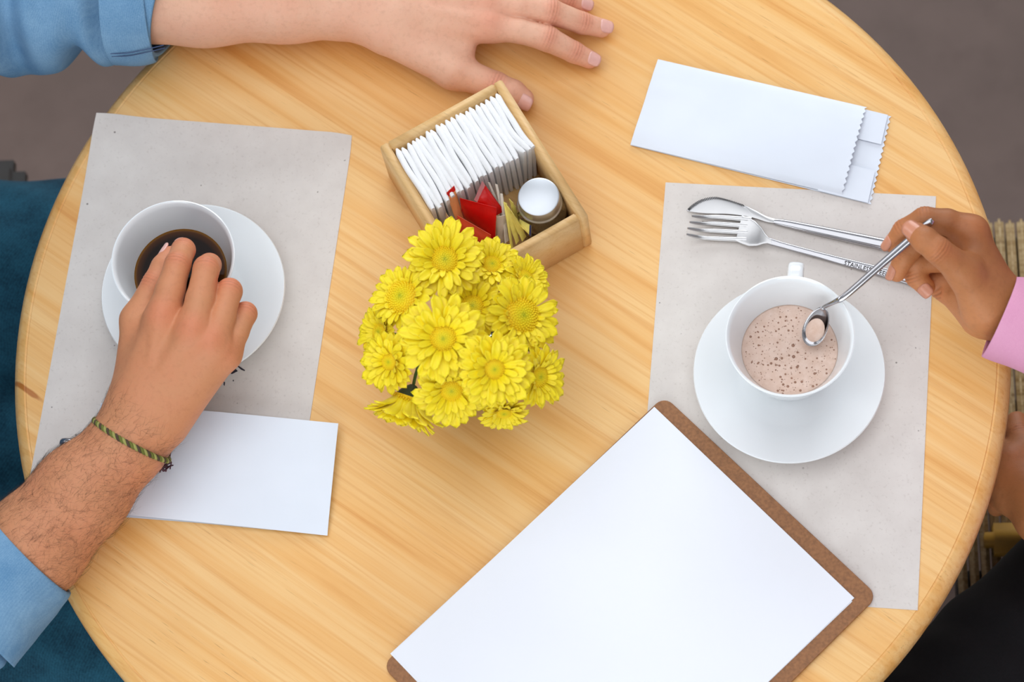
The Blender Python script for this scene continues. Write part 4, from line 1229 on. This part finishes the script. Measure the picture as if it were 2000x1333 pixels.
VOX = 0.001
aL = arm_mesh(L_s, L_f, VOX, L_d, tawnyL)
aR = arm_mesh(R_s, R_f, VOX, R_d, lambda P: np.full(len(P), 0.85))  # whole right arm set evenly browner than the left
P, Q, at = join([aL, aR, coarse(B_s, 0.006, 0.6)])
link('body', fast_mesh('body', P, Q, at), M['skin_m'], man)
for f, nn_, ln in ((L_f[0], (-0.1, -0.75, 0.75), 0.0145), (L_f[1], (0.05, -0.1, 1), 0.0115), (L_f[2], (0.05, 0, 1), 0.012), (L_f[3], (0.05, 0, 1), 0.0115), (L_f[4], (0, 0, 1), 0.010)):
    nail(man, f[-2][0], f[-1][0], f[-1][1], np.array(nn_, float), M['nail_m'], ln)
for f, nn_, ln in ((R_f[0], (-0.85, 0.35, 0.35), 0.0135), (R_f[1], (0.0, 1, 0.15), 0.0118), (R_f[2], (0.1, 1, 0.1), 0.012), (R_f[3], (0.2, 1, 0.1), 0.0115), (R_f[4], (0.3, 1, 0.0), 0.010)):
    nail(man, f[-2][0], f[-1][0], f[-1][1], np.array(nn_, float), M['nail_m'], ln)
# hair on both forearms
for (Pm, Qm, *_r), a_, b_, cnt, bias in ((aR, W(30, 1105, 0.04), W(268, 845, 0.058), 3000, None), (aL, W(330, -18, 0.05), W(760, 20, 0.037), 1500, 1)):
    N = vnormals(Pm, Qm); ax_ = unit(b_ - a_); s_ = (Pm - a_) @ ax_ / np.linalg.norm(b_ - a_)
    w = ((s_ > 0) & (s_ < 1.12)) * (N[:, 2] > -0.35) * (1.15 - 0.75 * np.clip(s_ - 0.8, 0, 1) * 3).clip(0.08)
    if bias: w = w * np.clip((Pm[:, 1] - W(500, 75)[1]) * 40, 0, 1)
    body_hairs(man, Pm, N, w + 0.0, ax_ * 0.8 + np.array([0.2, -0.25, 0]), cnt, M['hair'])


A3 = np.array


# ---- clothing: lofted sleeves with folds
def sleeve(name, pts, radii, mat, parent, n=96, m=110, folds=0.004, seed=0, thick=0.0012, squash=1.0, diag=3.0, freq=16, hem=None):
    r2 = np.random.default_rng(seed); ph = r2.uniform(0, 6, 6); path = smoothpath(pts, m); rad = np.interp(np.linspace(0, 1, m), np.linspace(0, 1, len(radii)), radii); fr = frames(path); outer, inner_ = [], []
    for i, (p, r, (t_, s_, u_)) in enumerate(zip(path, rad, fr)):
        a, b = [], []
        w_ = i / (m - 1); env = min(1, 5 * (1 - w_) + 0.12)
        for j in range(n):
            th_ = 2 * PI * j / n
            f1 = math.sin(freq * w_ + diag * math.sin(th_ + ph[0]) + ph[1]); f2 = math.sin(freq * 0.6 * w_ - 2 * math.cos(th_ + ph[2]) + ph[3])
            rr2 = r + folds * env * (0.7 * f1 + 0.9 * f2 - 0.5 * f1 * f2) + 0.0006 * math.sin(5 * th_ + 9 * w_)
            sh = (hem(th_) if hem else 0) * w_ ** 3
            d_ = math.cos(th_) * s_ + squash * math.sin(th_) * u_
            a.append(p + rr2 * d_ + t_ * sh); b.append(p + (rr2 - thick) * d_ + t_ * sh)
        outer.append(a); inner_.append(b)
    vs, fs = loft(outer + inner_[::-1], caps=False); k = len(outer) * 2
    for j in range(n):
        fs.append(((k - 1) * n + j, (k - 1) * n + (j + 1) % n, (j + 1) % n, j))
    return mobj(name, vs, fs, mat, parent)


def stitch(path_pts, parent, mat, r=0.00035):
    vs, fs = tube(smoothpath(path_pts, 60), [r] * 60, 6); return mobj('stitching', vs, fs, mat, parent)


sh = None
T_s = [(np.array([-0.60, 0.22, 1.03]), np.array([-0.60, -0.20, 1.03]), 0.075, 0.075, 0.05), (np.array([-0.66, 0.07, 0.98]), np.array([-0.68, 0.08, 0.60]), 0.118, 0.125, 0.05), (np.array([-0.66, -0.05, 0.98]), np.array([-0.68, -0.04, 0.60]), 0.118, 0.125, 0.05),
       (np.array([-0.64, 0.01, 1.05]), np.array([-0.63, 0.01, 1.09]), 0.075, 0.066, 0.03), (np.array([-0.60, 0.22, 1.03]), W(-170, 30, 0.06), 0.070, 0.066), (np.array([-0.60, -0.20, 1.03]), W(-210, 1290, 0.04), 0.070, 0.062)]
P, Q, *_ = coarse(T_s, 0.006, 0)
shirt = link('shirt', fast_mesh('shirt', P, Q), M['shirt'], man)
sleeve('sleeve', [W(-190, 30, 0.058), W(-80, 8, 0.056), W(40, -6, 0.054), W(160, -14, 0.052), W(262, -16, 0.050)], [0.068, 0.064, 0.060, 0.057, 0.053], M['shirt'], shirt, folds=0.0072, seed=3, freq=30, diag=2.0)
cuffL = sleeve('rolled_cuff', [W(226, -14, 0.050), W(265, -14, 0.050), W(305, -17, 0.049), W(340, -7, 0.048)], [0.0600, 0.0590, 0.0550, 0.0510], M['shirt'], shirt, folds=0.0008, seed=4, freq=4, m=30, thick=0.003)
sleeve('sleeve', [W(-230, 1310, 0.040), W(-130, 1235, 0.040), W(-60, 1175, 0.040)], [0.060, 0.056, 0.053], M['shirt'], shirt, folds=0.003, seed=5)
cuffR = sleeve('rolled_cuff', [W(-75, 1205, 0.036), W(-30, 1160, 0.036), W(20, 1110, 0.038), W(55, 1076, 0.040)], [0.056, 0.055, 0.052, 0.046], M['shirt'], shirt, folds=0.0014, seed=6, freq=5, m=30, thick=0.003)


for k_, dz in ((0, -0.030), (1, -0.0345)):
    pts = []
    for px_2, rr3 in ((228, 0.0602), (262, 0.0596), (300, 0.0560), (330, 0.0526)):
        c0 = W(px_2, -13, 0.0495); yy = -math.sqrt(max(1e-9, rr3 ** 2 - (0.010 - 0.004 * k_) ** 2)); pts.append(c0 + A3((0, yy, 0.010 - 0.004 * k_)))
    vs, fs = tube(smoothpath(pts, 40), [0.00045] * 40, 6); mobj('stitching', vs, fs, M['navy_thread'], shirt)


def trousers(parent, name, hips, knees, ankles, rad, mat, pelvis):
    sol = []
    for h_, k_, a_ in zip(hips, knees, ankles):
        sol += [(h_, k_, rad[0], rad[1], 0.03), (k_, a_, rad[1] * 0.92, rad[2], 0.02)]
    sol += [(pelvis[0], pelvis[1], 0.115, 0.115, 0.04), (pelvis[0] + (0, 0, 0.08), pelvis[1] + (0, 0, 0.08), 0.11, 0.11, 0.04)]
    mid_ = (hips[0] + hips[1]) / 2; mk_ = (knees[0] + knees[1]) / 2; sol += [(mid_ - (0, 0, 0.01), mid_ + (mk_ - mid_) * 0.62 - (0, 0, 0.03), 0.085, 0.062, 0.03)]
    P, Q = limb(sol, [], 0.005, 0.03); N = vnormals(P, Q)
    P = P + N * (0.0016 * np.sin(P[:, 0] * 70 + P[:, 1] * 40 + 3 * np.sin(P[:, 1] * 30)))[:, None]
    o = link(name, fast_mesh(name, P, Q), mat, parent)
    for a_, k_ in zip(ankles, knees):
        d_ = unit((k_ - a_) * (1, 1, 0) + 1e-6) if np.linalg.norm((k_ - a_)[:2]) > 0.08 else unit((knees[0] - hips[0]) * (1, 1, 0))
        Pq, Qq = limb([(np.array([a_[0], a_[1], 0.05]) - d_ * 0.04, np.array([a_[0], a_[1], 0.05]), 0.043, 0.043), (np.array([a_[0], a_[1], 0.042]), np.array([a_[0], a_[1], 0.036]) + d_ * 0.15, 0.042, 0.034)], [], 0.005)
        Pq[:, 2] = np.maximum(Pq[:, 2], 0.001); link('shoe', fast_mesh('shoe', Pq, Qq), M['shoe'], parent)
    return o


A3 = np.array
trousers(man, 'jeans', [A3([-0.66, 0.145, 0.545]), A3([-0.66, -0.105, 0.545])], [A3([-0.22, 0.150, 0.550]), A3([-0.22, -0.20, 0.550])], [A3([-0.24, 0.15, 0.11]), A3([-0.24, -0.20, 0.11])], (0.098, 0.076, 0.048), M['jeans'], [A3([-0.70, 0.09, 0.565]), A3([-0.70, -0.03, 0.565])])
# hair of the head, eyes
Pq, Qq = limb([(hd + A3([-0.03, 0, 0.045]), hd + A3([-0.05, 0, 0.0]), 0.095, 0.088, 0.02), (hd + A3([0.02, 0, 0.08]), hd + A3([-0.05, 0, 0.07]), 0.055, 0.075, 0.02)], [], 0.005)
link('head_hair', fast_mesh('head_hair', Pq, Qq), M['hair'], man)
M['eye_w'] = plain('eyeball', srgb(235, 230, 225), 0.2)
for s_ in (-1, 1):
    vs, fs = lathe([(0.0005, -0.011), (0.008, -0.008), (0.011, 0), (0.008, 0.008), (0.0005, 0.011)], hd + A3([0.070, s_ * 0.032, -0.002]), 16); ey_ = mobj('eye', vs, fs, M['eye_w'], man)
    vs, fs = lathe([(0.0005, -0.005), (0.004, -0.0035), (0.005, 0), (0.004, 0.0035), (0.0005, 0.005)], hd + A3([0.0775, s_ * 0.032, -0.002]), 12); mobj('iris', vs, fs, M['hair'], ey_)

# bracelet of three braided cords
bc_ = W(257, 860, 0.057); axb = unit(W(290, 805, 0.064) - W(250, 868, 0.056)); s1_ = unit(np.cross(axb, UPV)); s2_ = np.cross(s1_, axb)
br = thing('cord_bracelet', 'braided olive and lime cord bracelet with maroon tassel on wrist', 'bracelet', bc_)
cols = [plain('olive_cord', srgb(104, 108, 40), 0.8), plain('lime_cord', srgb(156, 154, 84), 0.8), plain('brown_cord', srgb(76, 60, 42), 0.8)]
tilt = unit(axb)
for k in range(3):
    path = []
    for i in range(241):
        a_ = 2 * PI * i / 240; w_ = 22 * a_ + k * 2 * PI / 3; rr2 = 0.0316 + 0.0011 * math.cos(w_)
        path.append(bc_ + rr2 * (math.cos(a_) * s1_ * 1.02 + math.sin(a_) * s2_ * 1.0) + axb * (0.0011 * math.sin(w_) + 0.002 * math.cos(a_)))
    vs, fs = tube(A3(path), [0.00125] * 241, 8, True, tuple(axb)); mobj('cord', vs, fs, cols[k], br)
M['maroon'] = plain('maroon_thread', srgb(72, 24, 40), 0.85)
tp = W(315, 914, 0.045); vs, fs = [], []
for i in range(26):
    d_ = W(324 + rng.uniform(-14, 14), 905 + rng.uniform(-22, 18), 0.022) - tp
    v_, f_ = tube(smoothpath([tp, tp + d_ * 0.5 + rng.normal(0, 0.0015, 3), tp + d_ * rng.uniform(0.8, 1.15)], 8), [0.0006] * 8, 5); b = len(vs); vs += list(v_); fs += [[b + q_ for q_ in f] for f in f_]
for pl in ([(318, 905), (330, 898), (334, 880), (340, 868), (341, 860)], [(322, 902), (334, 902), (333, 912), (332, 917)], [(320, 903), (328, 892), (335, 882)]):
    v_, f_ = tube(smoothpath([W(*p, 0.018) for p in pl], 20), [0.0005] * 20, 5); b = len(vs); vs += list(v_); fs += [[b + q_ for q_ in f] for f in f_]
mobj('tassel', vs, fs, M['maroon'], br)

# ---- the woman's hands
W_f = [finger((1884, 532, 0.117, 0.0124), (1830, 488, 0.138, 0.0100), (1806, 469, 0.139, 0.0097), (1791, 457, 0.136, 0.0086)),
       finger((1898, 452, 0.108, 0.0116), (1850, 434, 0.115, 0.0098), (1806, 428, 0.117, 0.0092), (1765, 450, 0.110, 0.0082), (1745, 476, 0.101, 0.0073)),
       finger((1894, 474, 0.090, 0.0114), (1798, 466, 0.097, 0.0090), (1766, 502, 0.091, 0.0080), (1752, 533, 0.084, 0.0071)),
       finger((1890, 504, 0.074, 0.0106), (1790, 512, 0.079, 0.0088), (1788, 540, 0.073, 0.0080), (1808, 561, 0.070, 0.0073)),
       finger((1888, 536, 0.060, 0.0096), (1822, 546, 0.060, 0.0076), (1832, 562, 0.055, 0.0070), (1850, 566, 0.053, 0.0062))]
W_s = [(J(2140, 668, 0.074), J(2000, 622, 0.076), 0.027, 0.0225), (J(2000, 622, 0.076), J(1945, 598, 0.079), 0.0225, 0.0210),
       (J(1940, 580, 0.090), J(1898, 455, 0.110), 0.0180, 0.0118), (J(1945, 590, 0.082), J(1894, 476, 0.094), 0.0190, 0.0116), (J(1944, 600, 0.074), J(1890, 506, 0.078), 0.0185, 0.0110), (J(1938, 608, 0.066), J(1888, 538, 0.062), 0.0175, 0.0100),
       (J(1925, 600, 0.092), J(1884, 532, 0.116), 0.0180, 0.0126), (J(1915, 612, 0.062), J(1862, 572, 0.056), 0.0165, 0.0115)]
TC = TOCAM
W_d = [[TC], [(0.0, 0.8, 0.6), (-0.5, 0.8, 0.3), (-1, 0.2, 0.1)], [(-0.5, 0.8, 0.2), (-1, 0, 0)], [(-1, 0.3, 0), (-0.6, -0.8, 0.3)], [(-1, 0, 0), (-0.6, -0.8, 0.3)]]
aW = arm_mesh(W_s, W_f, VOX, W_d, lambda P: np.clip(0.15 + 0.9 * ((P - W(1850, 590, 0.06)) @ unit((0.6, 0.7, 0.3))) / 0.05, 0.1, 1), 0.010, 0.0005)
wom = thing('person', 'person in pink sleeve and black trousers holding a spoon over frothy coffee', 'person', (0.76, -0.08, 0.45))
W2_f = [finger((2002, 880, -0.115, 0.012), (1990, 848, -0.120, 0.0105), (1986, 826, -0.125, 0.0095)),
        finger((1976, 900, -0.110, 0.012), (1948, 880, -0.125, 0.010), (1935, 900, -0.145, 0.009)), finger((1972, 925, -0.110, 0.012), (1943, 915, -0.125, 0.010), (1932, 935, -0.145, 0.009)),
        finger((1972, 950, -0.112, 0.0115), (1944, 950, -0.127, 0.0095), (1936, 965, -0.147, 0.0085)), finger((1976, 975, -0.116, 0.0105), (1952, 982, -0.130, 0.0085), (1946, 992, -0.147, 0.0075))]
W2_s = [(J(2120, 1085, -0.105), J(2045, 1010, -0.105), 0.028, 0.025)] + [(J(2040, 1005 - 6 * i, -0.108), f[0][0], 0.020, 0.012) for i, f in enumerate(W2_f)]
aW2 = arm_mesh(W2_s, W2_f, 0.0015, [[UPV]] * 5, lambda P: np.full(len(P), 0.7), 0.010)
shR, shL, hw = A3([0.695, 0.055, 1.03]), A3([0.88, -0.155, 1.03]), A3([0.76, -0.08, 1.30]); eR, eL = A3([0.64, 0.08, 0.80]), A3([0.70, -0.25, 0.78]); fw = unit(A3([-0.753, -0.658, 0]))
sdw = A3([-fw[1], fw[0], 0])
WB = [(shR, eR, 0.036, 0.032), (eR, W(2100, 655, 0.075), 0.030, 0.024), (shL, eL, 0.036, 0.032), (eL, W(2120, 1085, -0.105), 0.030, 0.025), (shR, shL, 0.042, 0.042, 0.02), ((shR + shL) / 2 - fw * 0.02, A3([0.80, -0.06, 0.62]), 0.085, 0.09, 0.03),
      ((shR + shL) / 2, hw - (0, 0, 0.08), 0.05, 0.048, 0.03), (hw + (0, 0, 0.03), hw, 0.085, 0.08, 0.02), (hw + fw * 0.03 - (0, 0, 0.02), hw + fw * 0.045 - (0, 0, 0.09), 0.062, 0.036, 0.02), (hw + fw * 0.075, hw + fw * 0.095 - (0, 0, 0.03), 0.009, 0.013, 0.01),
      (hw + fw * 0.065 + sdw * 0.018 - (0, 0, 0.065), hw + fw * 0.065 - sdw * 0.018 - (0, 0, 0.065), 0.011, 0.011, 0.008)]
P, Q, at = join([aW, aW2, coarse(WB, 0.006, 0.7)])
link('body', fast_mesh('body', P, Q, at), M['skin_w'], wom)
for f, nn_, ln in ((W_f[0], tuple(TC + 0.25 * CR * -1), 0.0150), (W_f[1], (-0.95, -0.1, 0.35), 0.0115), (W_f[2], (-0.9, -0.1, 0.45), 0.0115), (W_f[3], (-0.15, -0.75, 0.65), 0.0110), (W_f[4], (-0.1, -0.9, 0.3), 0.009)):
    nail(wom, f[-2][0], f[-1][0], f[-1][1], np.array(nn_, float), M['nail_w'], ln)
Pq, Qq = limb([(hw + (0, 0, 0.045) - fw * 0.02, hw - fw * 0.04, 0.09, 0.085, 0.02), (hw - fw * 0.05, hw - fw * 0.07 - (0, 0, 0.18), 0.08, 0.06, 0.02)], [], 0.005); link('head_hair', fast_mesh('head_hair', Pq, Qq), M['black_hair'], wom)
for s_ in (-1, 1):
    vs, fs = lathe([(0.0005, -0.010), (0.0075, -0.0075), (0.010, 0), (0.0075, 0.0075), (0.0005, 0.010)], hw + fw * 0.074 + sdw * s_ * 0.030, 16); ey_ = mobj('eye', vs, fs, M['eye_w'], wom)
    vs, fs = lathe([(0.0005, -0.005), (0.004, -0.0035), (0.005, 0), (0.004, 0.0035), (0.0005, 0.005)], hw + fw * 0.0805 + sdw * s_ * 0.030, 12); mobj('iris', vs, fs, M['black_hair'], ey_)
P, Q, *_ = coarse([(shR, shL, 0.060, 0.060, 0.05), ((shR + shL) / 2 - fw * 0.02, A3([0.80, -0.06, 0.60]), 0.125, 0.135, 0.05), (shR, eR, 0.058, 0.050), (eR, W(2120, 672, 0.078), 0.048, 0.042), (shL, eL, 0.058, 0.050), (eL, W(2135, 1100, -0.105), 0.048, 0.040)], 0.006, 0)
blouse = link('blouse', fast_mesh('blouse', P, Q), M['pink'], wom)
cuffW = sleeve('cuff', [W(2150, 684, 0.080), W(2080, 661, 0.081), W(2010, 638, 0.082), W(1952, 618, 0.083)], [0.039, 0.037, 0.0350, 0.0325], M['pink'], blouse, folds=0.0008, seed=9, freq=4, m=30, thick=0.0022,
               hem=lambda th_: 0.003 * math.sin(th_ + 3.6))
trousers(wom, 'trousers', [A3([0.70, 0.005, 0.545]), A3([0.83, -0.15, 0.545])], [A3([0.33, -0.305, 0.555]), A3([0.45, -0.455, 0.555])], [A3([0.35, -0.29, 0.11]), A3([0.47, -0.44, 0.11])], (0.096, 0.086, 0.050), M['trousers'], [A3([0.77, -0.05, 0.565]), A3([0.83, -0.12, 0.565])])


# ================================================================== CHAIRS
def boxm(name, lo, hi, mat, parent, bev=0.004, rotz=0.0, piv=(0, 0)):
    bm = bmesh.new(); bmesh.ops.create_cube(bm, size=1.0)
    for v in bm.verts:
        v.co = Vector([(l + h) / 2 + c_ * (h - l) for l, h, c_ in zip(lo, hi, v.co)])
    bmesh.ops.bevel(bm, geom=bm.edges[:], offset=bev, segments=2, affect='EDGES'); me = bpy.data.meshes.new(name); bm.to_mesh(me); bm.free()
    if rotz: me.transform(Matrix.Translation((piv[0], piv[1], 0)) @ Matrix.Rotation(rotz, 4, 'Z') @ Matrix.Translation((-piv[0], -piv[1], 0)))
    return link(name, me, mat, parent)


ch = thing('cafe_chair', 'dark wooden chair under the person in jeans', 'chair', (-0.68, 0.0, 0))
boxm('seat', (-0.90, -0.15, 0.405), (-0.485, 0.315, 0.44), M['darkwood'], ch, 0.012)
for x_ in (-0.86, -0.50):
    for y_ in (-0.13, 0.265):
        boxm('leg', (x_, y_, 0.0), (x_ + 0.035, y_ + 0.035, 0.41), M['darkwood'], ch)
for y_ in (-0.13, 0.265):
    boxm('back_post', (-0.90, y_, 0.43), (-0.87, y_ + 0.03, 0.88), M['darkwood'], ch)
for z_ in (0.60, 0.72, 0.83):
    boxm('back_slat', (-0.895, -0.11, z_), (-0.875, 0.275, z_ + 0.05), M['darkwood'], ch)
sx0, sx1 = 0.37, 0.93; sy1, sy0 = W(1960, 428, -0.31)[1], W(1860, 1192, -0.31)[1]
c2 = thing('slatted_chair', 'weathered chair with narrow wooden seat slats beside the pink sleeve', 'chair', ((sx0 + sx1) / 2, (sy0 + sy1) / 2, 0))
nsl = 56
for i in range(nsl):
    x_ = sx0 + (sx1 - sx0) * i / nsl
    boxm('seat_slat', (x_, sy0, 0.425 + 0.002 * (i % 3)), (x_ + (sx1 - sx0) / nsl - 0.0022, sy1, 0.44 + 0.002 * (i % 3)), M['chairwood'], c2, 0.003)
for y_ in (sy0 + 0.01, (sy0 + sy1) / 2 - 0.015, sy1 - 0.04):
    boxm('seat_rail', (sx0, y_, 0.385), (sx1, y_ + 0.03, 0.424), M['darkwood'], c2)
for x_ in (sx0 + 0.02, sx1 - 0.06):
    for y_ in (sy0 + 0.01, sy1 - 0.045):
        boxm('leg', (x_, y_, 0.0), (x_ + 0.035, y_ + 0.035, 0.39), M['darkwood'], c2)
M['ochre'] = plain('ochre_painted_wood', srgb(168, 124, 34), 0.6, 0, 0.2, 30)
p_ = W(1965, 1042, -0.27); boxm('arm_block', (p_[0] - 0.017, p_[1] - 0.013, 0.443), (p_[0] + 0.10, p_[1] + 0.013, 0.475), M['ochre'], c2, 0.008)
